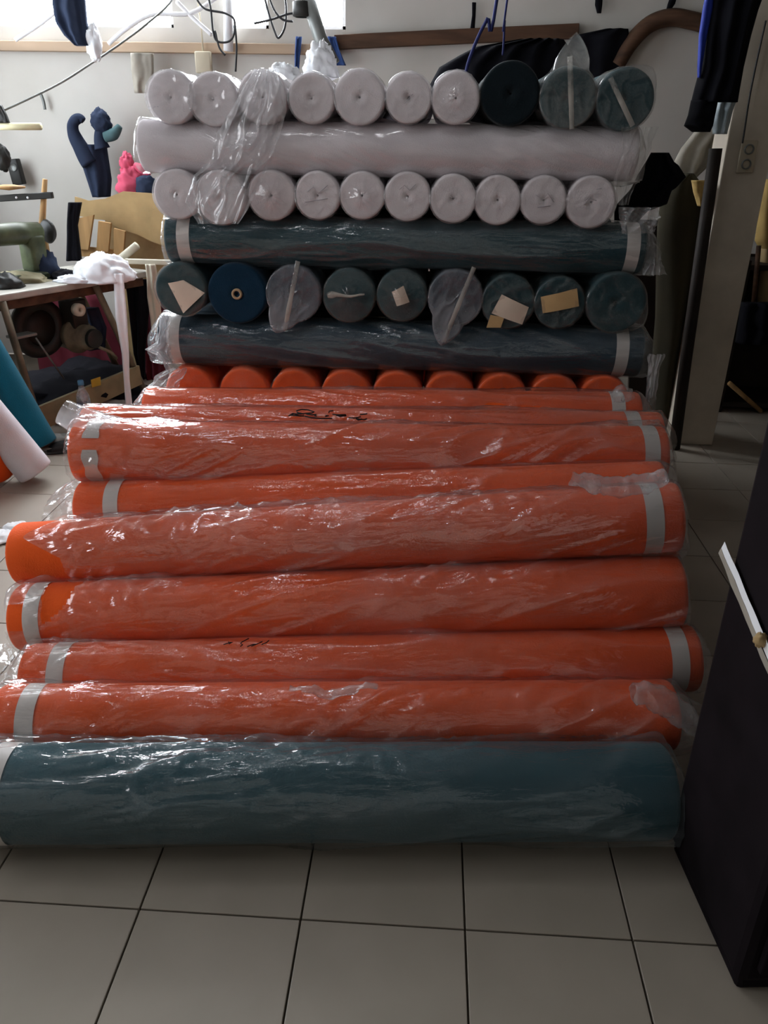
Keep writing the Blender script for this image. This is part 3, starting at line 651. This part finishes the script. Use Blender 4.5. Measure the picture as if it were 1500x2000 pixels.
fc = onP(75, 640, N0 - NRM * .22, NRM); fw = empty('belt_guard', fc, 'dark oily belt guard and wheel below the sewing machine', 'machine part')
MB().lathe([(.10, -.03), (.16, -.03), (.17, 0), (.16, .03), (.10, .03), (.10, -.03)], 28, Mx).build('rim', M['dark'], fw)
MB().lathe([(0, -.015), (.10, -.015), (.10, .015), (0, .015)], 20, Mx).build('disc', M['dark'], fw)
sp = onP(153, 605, N0 - NRM * .04, NRM); MB().lathe([(.012, -.02), (.034, -.02), (.036, 0), (.034, .02), (.012, .02), (.012, -.02)], 20, Mx).build('bobbin', M['cream'], None, loc=sp)
tag(bpy.data.objects['bobbin'], 'cream bobbin wheel fixed under the edge of the sewing table', 'bobbin')
tr = [onP(70, 660, N0 - NRM * .1, NRM), onP(125, 740, N0 - NRM * .1, NRM)]
tag(MB().tube(tr, .005, 6).build('treadle_rod', M['steel']), 'thin steel treadle rod running down beside the motor', 'rod')
a, b = onP(20, 655, N0 - NRM * .05, NRM), onP(64, 655, N0 - NRM * .05, NRM)
tag(MB().box((a + b) / 2, ((b - a).length, .08, .014), Rt, .003).build('metal_tray', M['steel'], smooth=False), 'shiny metal tray edge beneath the sewing table top', 'tray')
# sewing machine
sm_ = empty('sewing_machine', tp(.52, .30, .76), 'old green sewing machine on the cluttered table', 'sewing machine', rot=(0, 0, math.atan2(D.y, D.x)))
MB().box((0, 0, .02), (.50, .19, .04), None, .01).build('bed', M['green'], sm_, smooth=False)
MB().box((.17, 0, .13), (.10, .12, .20), None, .02).build('pillar', M['green'], sm_)
MB().tube([(-.24, 0, .225), (-.1, 0, .24), (.08, 0, .24), (.22, 0, .235)], [.045, .055, .06, .055], 14).build('arm', M['green'], sm_)
MB().box((-.21, 0, .16), (.075, .085, .17), None, .015).build('head', M['green'], sm_)
MB().tube([(-.21, 0, .09), (-.21, 0, .045)], .006, 6).build('needle_bar', M['steel'], sm_)
MB().lathe([(0, 0), (.055, 0), (.065, .012), (.055, .028), (0, .028)], 24, Matrix.Translation((.27, 0, .235)) @ Matrix.Rotation(PI / 2, 4, 'Y')).build('handwheel', M['dark'], sm_)
# thread stand above it
ps = onY(82, 440, 4.62); pt = onY(88, 350, 4.62); ts = empty('thread_stand', (ps.x, 4.62, .76), 'thread stand with a dark crossbar and wooden post above the sewing machine', 'thread stand')
off(MB().tube([(ps.x, 4.62, .762), ps, pt], [.022, .020, .014], 8).build('post', M['wood'], ts), ts)
a, b = onY(-8, 388, 4.60), onY(103, 381, 4.60); off(MB().box((a + b) / 2, ((b - a).length, .03, .034), Matrix.Rotation(-math.atan2(b.z - a.z, b.x - a.x), 3, 'Y'), .004).build('crossbar', M['dark'], ts, smooth=False), ts)
for x in (32, 54): off(MB().lathe([(0, -.004), (.006, -.003), (.007, 0), (0, .001)], 10, Matrix.Translation(onY(x, 386, 4.583)) @ Matrix.Rotation(PI / 2, 4, 'X')).build('rivet', M['pwhite'], ts), ts)
off(MB().lathe([(0, 0), (.085, .012), (.088, .02), (.03, .03), (0, .03)], 24, Matrix.Translation(onY(18, 372, 4.60))).build('cone_plate', M['wood'], ts), ts)
# clutter on the table: dark cloths, small pale pieces
def on_table(px, py, b=.1): return onZ(px, py, .762)
c = on_table(88, 540); tag(lump_mesh(c, .085, .08, .14, 3).build('cloth_heap', M['navy']), 'dark navy cloth heaped beside the sewing machine', 'cloth')
c = on_table(38, 548); tag(lump_mesh(c, .16, .10, .045, 5).build('cloth_heap', M['khaki']), 'flat khaki cloth heap at the near end of the sewing table', 'cloth')
c = on_table(130, 543); tag(lump_mesh(c, .085, .07, .045, 9).build('cloth_heap', M['black']), 'small black cloth tucked under the white cloth heap', 'cloth')
c = on_table(60, 540); tag(lump_mesh(c + Vector((0, 0, .0)), .035, .03, .10, 6).build('scrap', M['greycloth']), 'pale crumpled scrap before the dark navy cloth', 'scrap')
c = on_table(10, 560); tag(lump_mesh(c, .10, .08, .07, 15).build('cloth_heap', M['dark']), 'dark oily rag at the frame edge of the sewing table', 'rag')
# white cloth heap and its long strip
wc = on_table(196, 548); wh = empty('white_cloth', wc, 'bright white cloth heap on the sewing table with a long strip hanging to the floor', 'cloth')
lump_mesh((0, .06, 0), .165, .15, .135, 21, nu=40, nv=56, amp=.16, fr=3.2).build('heap', M['whitecloth'], wh)
lump_mesh((-.12, -.06, 0), .11, .05, .035, 24, nu=24, nv=32, amp=.3, fr=3).build('loose_corner', M['whitecloth'], wh)
draped([(534, 222, 240), (560, 223, 243), (620, 226, 248), (690, 238, 252), (740, 242, 253), (796, 246, 259)], 4.36, M['whitecloth'], 'strip', wh, bulge=.004, folds=1, amp=.006, thick=.004, n=6, origin=wh.location, Y1=4.32)
draped([(516, 284, 304), (540, 287, 308), (580, 288, 312), (620, 294, 316), (648, 297, 308)], 4.7, M['cream'], 'cream_tape', None, bulge=.008, folds=2, amp=.008, thick=.006, n=10)
tag(bpy.data.objects['cream_tape'], 'cream tape hanging from the pale rail beside the stack', 'tape')
# pale rail and tube
a, b = onY(244, 510, 4.78), onY(345, 513, 4.78); tag(MB().box((a + b) / 2, ((b - a).length, .03, .028), Matrix.Rotation(-math.atan2(b.z - a.z, b.x - a.x), 3, 'Y'), .004).build('rail', M['cream'], smooth=False), 'pale cream rail between the white cloth heap and the stack', 'rail')
tag(MB().tube([onY(232, 508, 4.9), onY(268, 479, 4.9)], .024, 12).build('cardboard_tube', M['cream']), 'short cream tube sticking up behind the white cloth heap', 'tube')
# maroon and dark cloths under the table
tag(draped([(560, 246, 330), (620, 262, 330), (690, 270, 330), (752, 280, 330)], 5.15, M['maroon'], 'maroon_cloth', None, bulge=.03, folds=4, amp=.015), 'maroon cloth hanging between the sewing table and the stack', 'cloth')
tag(draped([(575, 60, 200), (650, 66, 230), (730, 80, 262), (770, 90, 268)], 5.3, M['maroon'], 'maroon_cloth', None, bulge=.03, folds=5, amp=.015), 'dark maroon cloth in the shadow behind the motor', 'cloth')
tag(draped([(600, 158, 192), (640, 170, 208), (680, 160, 205)], 4.75, M['navy'], 'navy_cloth', None, bulge=.04, folds=2, amp=.015, thick=.02), 'small navy cloth hanging beside the motor', 'cloth')
tag(draped([(545, 246, 290), (600, 252, 292), (690, 262, 284), (740, 276, 284)], 4.9, M['black'], 'black_cloth', None, bulge=.02, folds=2, amp=.012), 'black cloth hanging behind the white strip', 'cloth')
# drinking bottle
bc = onZ(171, 836, 0); bt = empty('water_bottle', bc, 'clear water bottle with blue cap and blue label on the floor by the table', 'bottle')
MB().lathe([(0, .002), (.028, .0), (.033, .012), (.031, .05), (.033, .06), (.033, .15), (.030, .17), (.014, .21), (.012, .225)], 24, Matrix.Scale(1.12, 4)).build('bottle_body', M['water'], bt)
MB().lathe([(.0335, .075), (.0337, .076), (.0337, .13), (.0335, .131)], 24, Matrix.Scale(1.12, 4)).build('label', mat('bottle_label', (.16, .22, .42), rough=.5, var=.3, scale=20), bt)
MB().lathe([(.0, .245), (.013, .245), (.0145, .24), (.0145, .222), (.0, .222)], 20, Matrix.Scale(1.12, 4)).build('cap', M['bluecap'], bt)
# floor scraps
def floor_lump(px, py, rx, ry, rz, seed, m, name, lab, cat, amp=.3): tag(lump_mesh(onZ(px, py, .0) + Vector((0, 0, rz * .16)), rx, ry, rz, seed, amp=amp).build(name, m), lab, cat)
floor_lump(40, 1036, .065, .035, .03, 31, M['whitecloth'], 'white_scrap', 'white scrap lying on the tiles beside the bare orange roll end', 'scrap')
floor_lump(6, 1052, .05, .06, .022, 32, M['whitecloth'], 'white_scrap', 'white scrap on the tiles cut by the frame edge', 'scrap')
floor_lump(112, 872, .11, .10, .05, 33, M['rag'], 'grey_rag', 'grey rag on the floor behind the teal leaning roll', 'rag')
floor_lump(150, 778, .40, .52, .16, 36, M['black'], 'shade_mound', 'dark mound added in place of the shade under the sewing table', 'cloth')  # added mound, dark in place of the shade under the table
floor_lump(205, 800, .14, .12, .06, 35, M['rag'], 'grey_rag', 'grey rag on the floor under the sewing table board', 'rag')
sh = empty('shoe', onZ(133, 882, 0), 'black shoe on the floor by the window end of the heap', 'shoe', rot=(0, 0, .3))
lump_mesh((0, 0, .012), .10, .038, .05, 37, amp=.12).build('upper', M['leather'], sh)
MB().box((0, 0, .007), (.20, .07, .014), None, .006).build('sole', M['dark'], sh)
fs = [onZ(x, y, .004) for x, y in ((-60, 1340), (44, 1343), (68, 1262), (-10, 1262))]
o = MB().grid(lambda i, j: (fs[0] * (1 - i) * (1 - j) + fs[1] * i * (1 - j) + fs[2] * i * j + fs[3] * (1 - i) * j + Vector((0, 0, .004 + .012 * ridge(i * 3, j * 3, 4))), .1 + .5 * ridge(i * 3, j * 3, 4)), 16, 16).build('film_sheet', M['f_cap'])
tag(o, 'clear film sheet flat on the floor by the tape-banded roll ends', 'plastic film')

# ------------------------------------------------------------------ cardboard corner behind the table
cb = empty('cardboard_sheet', onY(230, 500, 5.25), 'large brown cardboard sheet leaning behind the white cloth heap', 'cardboard')
def part_slab(pts, Y, th, m, name, root): o = poly_slab(pts, Y, th, m, name, root); o.location = -root.location; return o
part_slab([(146, 384), (172, 392), (205, 388), (240, 374), (300, 378), (332, 400), (332, 455), (296, 472), (268, 458), (236, 448), (205, 430), (184, 428), (146, 420)], 5.22, .012, M['card'], 'front_panel', cb)
part_slab([(296, 412), (345, 402), (345, 490), (292, 470)], 5.18, .012, M['card'], 'folded_flap', cb)
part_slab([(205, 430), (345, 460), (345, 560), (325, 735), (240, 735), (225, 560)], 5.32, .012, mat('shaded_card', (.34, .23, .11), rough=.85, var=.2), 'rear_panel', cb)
cr = empty('wooden_crate', onY(195, 500, 5.15), 'wooden crate of upright slats in front of the cardboard sheet', 'crate')
for p in ([(153, 426), (182, 420), (172, 488), (146, 486)], [(192, 432), (216, 436), (211, 492), (188, 490)], [(222, 446), (244, 452), (240, 500), (222, 500)]): part_slab(p, 5.12, .025, M['wood'], 'slat', cr)
part_slab([(146, 480), (246, 490), (246, 506), (146, 500)], 5.15, .025, M['wood'], 'bottom_rail', cr)
tag(draped([(395, 136, 160), (440, 134, 152), (508, 132, 160)], 5.0, M['black'], 'black_cloth', None, bulge=.03, folds=1, amp=.01, thick=.02), 'black cloth hanging beside the crate slats', 'cloth')
# navy garment with a curling sleeve, and pink bundle
ng = empty('navy_garment', onY(185, 385, 5.5), 'navy garment on the rear wall with a curled sleeve, above the cardboard', 'garment')
draped([(282, 152, 208), (310, 160, 212), (350, 172, 218), (384, 184, 216)], 5.55, M['navy'], 'body', ng, bulge=.06, folds=2, amp=.012, thick=.02, origin=ng.location)
smooth_tube([onY(x, y, 5.48) - ng.location for x, y in ((176, 320), (160, 292), (146, 266), (142, 248), (146, 236), (156, 231), (163, 236))], [.055, .05, .042, .035, .032, .028, .02]).build('sleeve', M['navy'], ng)
lump_mesh(onY(197, 238, 5.48) - ng.location, .062, .05, .075, 44, flat=False).build('hood', M['navy'], ng)
smooth_tube([onY(x, y, 5.48) - ng.location for x, y in ((197, 250), (195, 270), (200, 290))], [.03, .035, .05]).build('neck', M['navy'], ng)
smooth_tube([onY(x, y, 5.46) - ng.location for x, y in ((205, 268), (222, 262), (234, 246))], [.03, .035, .018]).build('collar', mat('teal_grey_cloth', (.06, .12, .13), rough=.85), ng)
pk = empty('pink_cloth', onY(258, 372, 5.35), 'pink cloth bundle on top of the cardboard sheet', 'cloth')
lump_mesh(onY(256, 360, 5.35) - pk.location, .085, .07, .10, 51, flat=False, amp=.3).build('bundle', M['pink'], pk)
lump_mesh(onY(248, 320, 5.36) - pk.location, .042, .04, .065, 52, flat=False, amp=.3).build('knot', M['pink'], pk)
smooth_tube([onY(x, y, 5.34) - pk.location for x, y in ((262, 322), (276, 330), (292, 342))], [.015, .03, .02]).build('loose_end', M['pink'], pk)
tag(lump_mesh(onY(286, 368, 5.3), .07, .05, .075, 57, flat=False).build('navy_bundle', M['navy']), 'dark navy bundle between the pink cloth and the stack', 'cloth')
# things on the wall at the frame edge
bb = onY(32, 336, 5.62); sb = empty('wall_speaker', bb, 'narrow black box on the rear wall above the thread stand', 'box')
MB().box((0, 0, 0), (.075, .06, .16), Matrix.Rotation(-.12, 3, 'Y'), .008).build('case', M['dark'], sb)
MB().lathe([(0, 0), (.02, -.002), (.024, .004)], 16, Matrix.Translation((0, -.032, .03)) @ Matrix.Rotation(PI / 2, 4, 'X')).build('grille', M['steel'], sb)
tag(MB().tube([onY(-30, 247, 5.0), onY(80, 247, 5.0)], .020, 10).build('wooden_rod', mat('pale_bamboo', (.72, .66, .42), rough=.6)), 'pale bamboo rod jutting in from the frame edge', 'rod')
tag(draped([(205, -20, 4), (225, -20, 14), (240, -20, 20)], 5.0, M['dark'], 'dark_rag', None, bulge=.02, folds=1, amp=.01), 'dark rag over the pale bamboo rod', 'rag')
tag(lump_mesh(onY(2, 308, 4.9), .05, .04, .07, 61, flat=False).build('dark_bundle', M['dark']), 'dark bundle at the frame edge between rod and black box', 'cloth')
tag(cable([onY(x, y, 5.66) for x, y in ((80, 184), (85, 198), (88, 214))], .010).build('wall_hook', M['steel']), 'small dark hook on the rear wall below the cable', 'hook')
# slack cable and pipes in front of the windows
tag(cable([onY(x, y, 5.0 + k * .08) for k, (x, y) in enumerate(((-20, 228), (50, 196), (120, 161), (190, 116), (240, 82), (285, 48), (330, 8), (350, -30)))], .006).build('slack_cable', M['steel']), 'grey cable slung diagonally across the rear wall', 'cable')
pl = (((30, 78), (82, 44), (110, 22)), ((212, 86), (250, 54), (300, 28), (372, 26), (430, -10)), ((345, 2), (376, 34), (414, 68)))
for p, lb in zip(pl, ('white pipe slanting up from the ledge beside the hanging blue cloth', 'thin white pipe bending up to the middle window', 'short white pipe crossing another below the windows')):
    tag(cable([onY(x, y, 5.55) for x, y in p], .013, 8).build('white_pipe', M['pwhite']), lb, 'pipe')
tag(MB().tube([onY(446, 100, 5.6), onY(446, -20, 5.6)], .030, 14).build('upright_pipe', M['pwhite']), 'white upright pipe before the rear wall between two windows', 'pipe')
gp = empty('grey_post', onY(640, 118, 5.3), 'grey post slanting from the ceiling down to the ledge', 'post')
MB().tube([onY(652, 126, 5.3) - gp.location, onY(626, 76, 5.3) - gp.location, onY(596, -20, 5.3) - gp.location], .040, 14).build('shaft', M['steel'], gp)
MB().lathe([(.040, -.04), (.055, -.035), (.055, .035), (.040, .04)], 16, Matrix.Translation(onY(590, 18, 5.3) - gp.location)).build('clamp', M['dark'], gp)
wires = [((385, 0), (402, 18), (440, 26), (458, 40), (456, 70), (444, 82), (424, 80), (416, 60), (412, 20), (406, -10)), ((515, -10), (526, 30), (536, 60), (544, 74), (556, 54), (559, 20), (556, -10)), ((496, 46), (530, 38), (560, 28), (575, 26), (584, 30)), ((524, -10), (536, 20), (552, 38), (572, 42)), ((420, 60), (428, 92), (440, 108)), ((458, 40), (462, 90), (460, 140))]
for w, lb in zip(wires, ('black wire coiled in a loop below the windows', 'black wire hanging in a deep loop between two windows', 'black wire sagging toward the grey post', 'thin black wire ending at the grey post', 'short black wire end above the first roll ends', 'black wire dropping straight behind the top row')):
    tag(cable([onY(x, y, 5.45) for x, y in w], .0065).build('black_wire', M['wire']), lb, 'wire')
sk = onY(398, 122, 5.62); so = empty('wall_socket', sk, 'beige wall socket with a cord, above the second roll end', 'socket')
MB().box((0, 0, 0), (.10, .05, .12), None, .008).build('plate', M['beige'], so)
MB().tube([(0, 0, .06), (.0, .0, .18), (-.01, 0, .32)], .006, 6).build('cord', M['beige'], so)
tag(draped([(-20, 104, 166), (10, 106, 168), (45, 112, 171), (70, 128, 174), (90, 150, 176)], 5.2, M['navy'], 'hanging_cloth', None, bulge=.05, folds=2, amp=.02, thick=.02), 'blue grey cloth hanging before the windows by the frame edge', 'cloth')
tag(lump_mesh(onY(183, 84, 5.2), .045, .04, .09, 71, flat=False, amp=.3).build('white_rag', M['whitecloth']), 'white rag hanging beside the blue grey cloth', 'rag')
tag(draped([(104, 256, 300), (140, 258, 300), (182, 264, 296)], 5.6, M['greycloth'], 'grey_cloth', None, bulge=.02, folds=1, amp=.01), 'dull grey cloth pinned to the wall behind the first roll ends', 'cloth')
for p, lb in (([(72, 578, 590), (110, 576, 586), (142, 576, 584)], 'thin blue cloth strip hanging behind the fourth roll end'), ([(72, 640, 656), (100, 642, 664), (128, 646, 676)], 'blue cloth scrap hanging at the foot of the grey post')):
    tag(draped(p, 5.63, M['cobalt'], 'blue_strip', None, bulge=.01, folds=1, amp=.01), lb, 'cloth')
# bright white lumps lying on the stack behind the top row
wp = onY(628, 150, 4.0); tag(lump_mesh(wp, .075, .08, .125, 77, nu=28, nv=40, amp=.25, fr=3).build('white_lump', M['whitecloth']), 'white crumpled lump on the stack behind the fourth roll end', 'plastic bag')
wp = onY(556, 168, 3.9); tag(lump_mesh(wp, .085, .07, .085, 79, nu=28, nv=40, amp=.25, fr=3).build('white_lump', M['whitecloth']), 'white crumpled lump on the stack between the third and fourth roll ends', 'plastic bag')

# ------------------------------------------------------------------ dark cloths and cords behind the top row
tag(draped([(78, 1010, 1100), (92, 930, 1110), (110, 895, 1120), (132, 858, 1130), (165, 840, 1150), (240, 850, 1150)], 4.4, M['black'], 'black_cloth', None, bulge=.06, folds=5, amp=.02, thick=.02, n=36), 'black cloth draped behind the near-black roll of the top row', 'cloth')
tag(draped([(57, 1180, 1226), (70, 1120, 1227), (95, 1105, 1228), (128, 1112, 1216), (200, 1130, 1190)], 5.66, M['black'], 'black_cloth', None, bulge=.03, folds=2, amp=.012, thick=.02), 'black cloth with a squared corner behind the peaked film roll', 'cloth')
for p, lb in ((((972, -12), (952, 36), (934, 72), (916, 118), (908, 150)), 'blue cord slanting down to the black cloth'), (((992, -12), (986, 40), (984, 80), (982, 108)), 'thin blue cord hanging straight beside the slanting one')):
    tag(cable([Vector((onY(*p[0], 4.25).x + .12, 4.25, ZC - .002))] + [onY(x, y, 4.25) for x, y in p], .008 if 'slant' in lb[:20] else .005).build('blue_string', M['cobalt'] if False else mat('dark_blue_cord', (.015, .02, .10), rough=.8)), lb, 'string')
for rws, lb in (([(5, 922, 930), (30, 922, 929), (60, 918, 927), (80, 911, 924)], 'black strap hanging on the wall over the dark ledge'), ([(-20, 1164, 1178), (10, 1162, 1176), (26, 1166, 1174)], 'black strap end at the top above the squared black cloth'), ([(-20, 1314, 1326), (8, 1304, 1318), (28, 1299, 1304)], 'black strap end near the hanging black garment')):
    tag(draped(rws, 5.67, M['black'], 'strap', None, bulge=.008, folds=1, amp=.003, thick=.006, n=6), lb, 'strap')
tag(cable([onY(x, y, 5.65) for x, y in ((1205, 128), (1232, 84), (1268, 48), (1310, 34), (1350, 40), (1380, 48))], (.048), 10).build('brown_arch', M['dwood']), 'bent dark brown curve arching on the rear wall by the column', 'branch')  # dark brown tube bent into an arch on the rear wall
# hanging garment by the column
hg = empty('black_garment', onY(1400, 120, 3.95), 'long black garment with blue edging hanging in front of the column', 'garment')
draped([(-40, 1392, 1500), (20, 1384, 1478), (70, 1376, 1464), (130, 1368, 1450), (175, 1356, 1442), (200, 1350, 1438)], 3.98, M['black'], 'body', hg, bulge=.05, folds=3, amp=.02, thick=.02, origin=hg.location, n=24)
draped([(196, 1350, 1400), (225, 1344, 1394), (246, 1336, 1390), (258, 1352, 1384)], 3.98, M['black'], 'lower_hem', hg, bulge=.04, folds=1, amp=.015, thick=.02, origin=hg.location)
draped([(-40, 1384, 1396), (20, 1372, 1390), (70, 1365, 1380), (130, 1362, 1370), (152, 1362, 1367)], 3.95, mat('royal_blue_edging', (.015, .035, .30), rough=.7), 'blue_edging', hg, bulge=.008, folds=1, amp=.004, thick=.01, n=6, origin=hg.location)
MB().tube([onY(1440, -38, 3.96) - hg.location, Vector((onY(1440, -38, 3.96).x, 3.96, ZC - .002)) - hg.location], .005, 6).build('hanging_cord', M['wire'], hg)
tag(draped([(195, 1402, 1438), (215, 1396, 1430), (240, 1390, 1424), (262, 1392, 1418)], 4.05, mat('pale_blue_plastic', (.42, .50, .54), rough=.4), 'plastic_bag', None, bulge=.03, folds=2, amp=.012), 'pale blue plastic bag hanging under the black garment', 'plastic bag')
tag(draped([(250, 1362, 1416), (290, 1330, 1392), (325, 1312, 1382), (346, 1322, 1360)], 4.5, M['greycloth'], 'pale_cloth', None, bulge=.03, folds=2, amp=.012), 'pale grey cloth hanging between the wall and the column', 'cloth')
# outlet and conduit on the column
so = empty('wall_outlet', Vector((onY(1458, 306, 4.19).x, 4.187, onY(1458, 306, 4.19).z)), 'double outlet on the plaster column', 'socket')
MB().box((0, -.004, 0), (.075, .014, .14), None, .004).build('plate', M['beige'], so)
for dz in (-.032, .032): MB().lathe([(.017, 0), (.017, .008), (.020, .010), (.023, .008), (.023, 0)], 18, Matrix.Translation((0, -.010, dz)) @ Matrix.Rotation(PI / 2, 4, 'X')).build('outlet_ring', M['steel'], so)
tag(cable([onY(x, y, 4.17) for x, y in ((1496, 40), (1478, 120), (1464, 190), (1453, 262), (1450, 280))], .004).build('conduit_wire', M['wire']), 'thin black wire running down the plaster column', 'wire')
# black cloth and brown boards between stack and column
tag(draped([(298, 1272, 1304), (316, 1262, 1314), (322, 1258, 1322), (345, 1244, 1337), (366, 1234, 1318), (372, 1230, 1309), (398, 1206, 1300), (412, 1200, 1262), (440, 1200, 1236)], 3.2, M['black'], 'black_cloth', None, bulge=.015, folds=3, amp=.012, thick=.02), 'black cloth hanging beside the last white roll ends', 'cloth')
tag(draped([(338, 1326, 1350), (352, 1304, 1362), (380, 1292, 1368), (440, 1284, 1372), (520, 1282, 1372), (620, 1280, 1366), (740, 1270, 1352), (840, 1268, 1336)], 4.45, M['olive'], 'olive_bag', None, bulge=.08, folds=1, amp=.015, thick=.03, n=28), 'tall dark olive cloth bag with a rounded top between stack and column', 'bag')
tag(poly_slab([(1236, 430), (1345, 430), (1330, 850), (1226, 850)], 4.72, .03, M['brownboard'], 'brown_board'), 'dark brown board behind the olive bag', 'board')
tag(MB().tube([onY(1398, 290, 4.12), onY(1340, 700, 4.12), Vector((onY(1318, 870, 4.12).x, 4.12, .0))], .030, 10).build('dark_pole', M['brownboard']), 'dark brown pole standing against the plaster column', 'pole')
tag(draped([(352, 1350, 1380), (375, 1354, 1376), (402, 1362, 1370)], 4.25, M['mustard'], 'mustard_scrap', None, bulge=.02, folds=1, amp=.01), 'small mustard cloth corner between olive bag and column', 'cloth')
# beyond the column
tag(draped([(350, 1492, 1580), (400, 1484, 1580), (470, 1474, 1580), (484, 1482, 1580)], 4.9, M['mustard'], 'mustard_garment', None, bulge=.05, folds=3, amp=.02), 'mustard garment hanging beyond the column', 'garment')
tag(draped([(480, 1486, 1560), (540, 1482, 1560), (598, 1476, 1560)], 4.95, mat('tan_cloth', (.42, .30, .15), rough=.85), 'tan_garment', None, bulge=.05, folds=3, amp=.02), 'tan garment below the mustard one', 'garment')
tag(MB().tube([onY(1482, 480, 4.8), onY(1472, 590, 4.8)], .014, 8).build('wooden_stick', M['dwood']), 'reddish brown stick beside the mustard garment', 'stick')
sf = empty('dark_shelf', Vector((2.35, 5.0, 0)), 'dark shelf unit in the gloom beyond the column', 'shelf')
for z in (.05, .62, .86): MB().box((0, 0, z), (1.1, .4, .03), None, .004).build('shelf_board', M['brownboard'], sf, smooth=False)
for x in (-.54, .54): MB().box((x, 0, .45), (.03, .4, .9), None, .004).build('side_panel', M['brownboard'], sf, smooth=False)
MB().box((0, .19, .45), (1.06, .02, .88)).build('back_panel', M['brownboard'], sf, smooth=False)
tag(draped([(590, 1448, 1540), (640, 1440, 1540), (668, 1436, 1540)], 4.72, M['black'], 'black_cloth', None, bulge=.05, folds=3, amp=.02, thick=.03), 'black cloth heap on the dark shelf beyond the column', 'cloth')
tag(MB().tube([onY(1424, 748, 4.75), onZ(1486, 803, .012)], .014, 8).build('wooden_stick', M['wood']), 'pale wooden stick leaning low beyond the column', 'stick')

# ------------------------------------------------------------------ black cabinet in front
ca, cb_ = Vector((.608, 1.397, 0)), Vector((.641, 1.034, 0)); dn = (cb_ - ca).normalized(); nn = Vector((-dn.y, dn.x, 0))
if nn.x < 0: nn = -nn
Lc, Wc = (cb_ - ca).length, .62
Rc = Matrix((nn, -dn, Vector((0, 0, 1)))).transposed()
cc = (ca + cb_) / 2 + nn * Wc / 2
kb = empty('black_cabinet', cc, 'tall black cabinet with a white strap, standing beside the heap', 'cabinet')
def cbx(x, y, z, d, name, m, bev=.012): return MB().box(Rc @ Vector((x, y, z)), d, Rc, bev).build(name, m, kb, smooth=False)
cbx(0, 0, .655, (Wc, Lc, 1.25), 'body', M['cabinet'], .02)
cbx(0, 0, .015, (Wc - .02, Lc - .02, .03), 'plinth', M['cabinet'])
cbx(0, -Lc / 2 - .008, .40, (Wc - .06, .016, .64), 'door', M['cabinet'], .004); cbx(0, -Lc / 2 - .008, 1.02, (Wc - .06, .016, .44), 'door', M['cabinet'], .004)
NC = -nn; pc = ca
P0, P1 = onP(1416, 1064, pc - nn * .004, nn), onP(1494, 1250, pc - nn * .004, nn); dd = (P1 - P0).normalized(); w = dd.cross(nn) * .010
P2 = P1 + dd * .10
o = MB().grid(lambda i, j: P0 + (P2 - P0) * i + w * (2 * j - 1) - nn * (.004 + .002 * nz(i * 6, j)) - cc, 16, 2).build('white_strap', M['whitecloth'], kb)
o = MB().grid(lambda i, j: P0 + (P2 - P0) * i - w * 2.6 + w * .8 * (2 * j - 1) - nn * (.003 + .002 * nz(i * 6, j, 4)) + Vector((0, 0, .006)) - cc, 16, 2).build('grey_strap', M['greycloth'], kb)
lump_mesh(P1 - nn * .008 - cc, .012, .012, .014, 90, flat=False).build('strap_knot', M['card'], kb)

# ------------------------------------------------------------------ ceiling tube lamp over the heap
lr = empty('tube_lamp', (-.75, 2.15, ZC), 'ceiling tube lamp above the heap', 'lamp')
for x in (-.5, .5): MB().tube([(x, 0, -.66), (x, 0, -.001)], .006, 6).build('suspension_rod', M['steel'], lr)
MB().box((0, 0, -.69), (1.25, .10, .06), None, .006).build('lamp_body', M['pwhite'], lr, smooth=False)
MB().tube([(-.6, 0, -.745), (.6, 0, -.745)], .016, 12).build('tube', M['lamp'], lr)
for x in (-.61, .61): MB().box((x, 0, -.735), (.02, .04, .05), None, .004).build('tube_holder', M['pwhite'], lr, smooth=False)
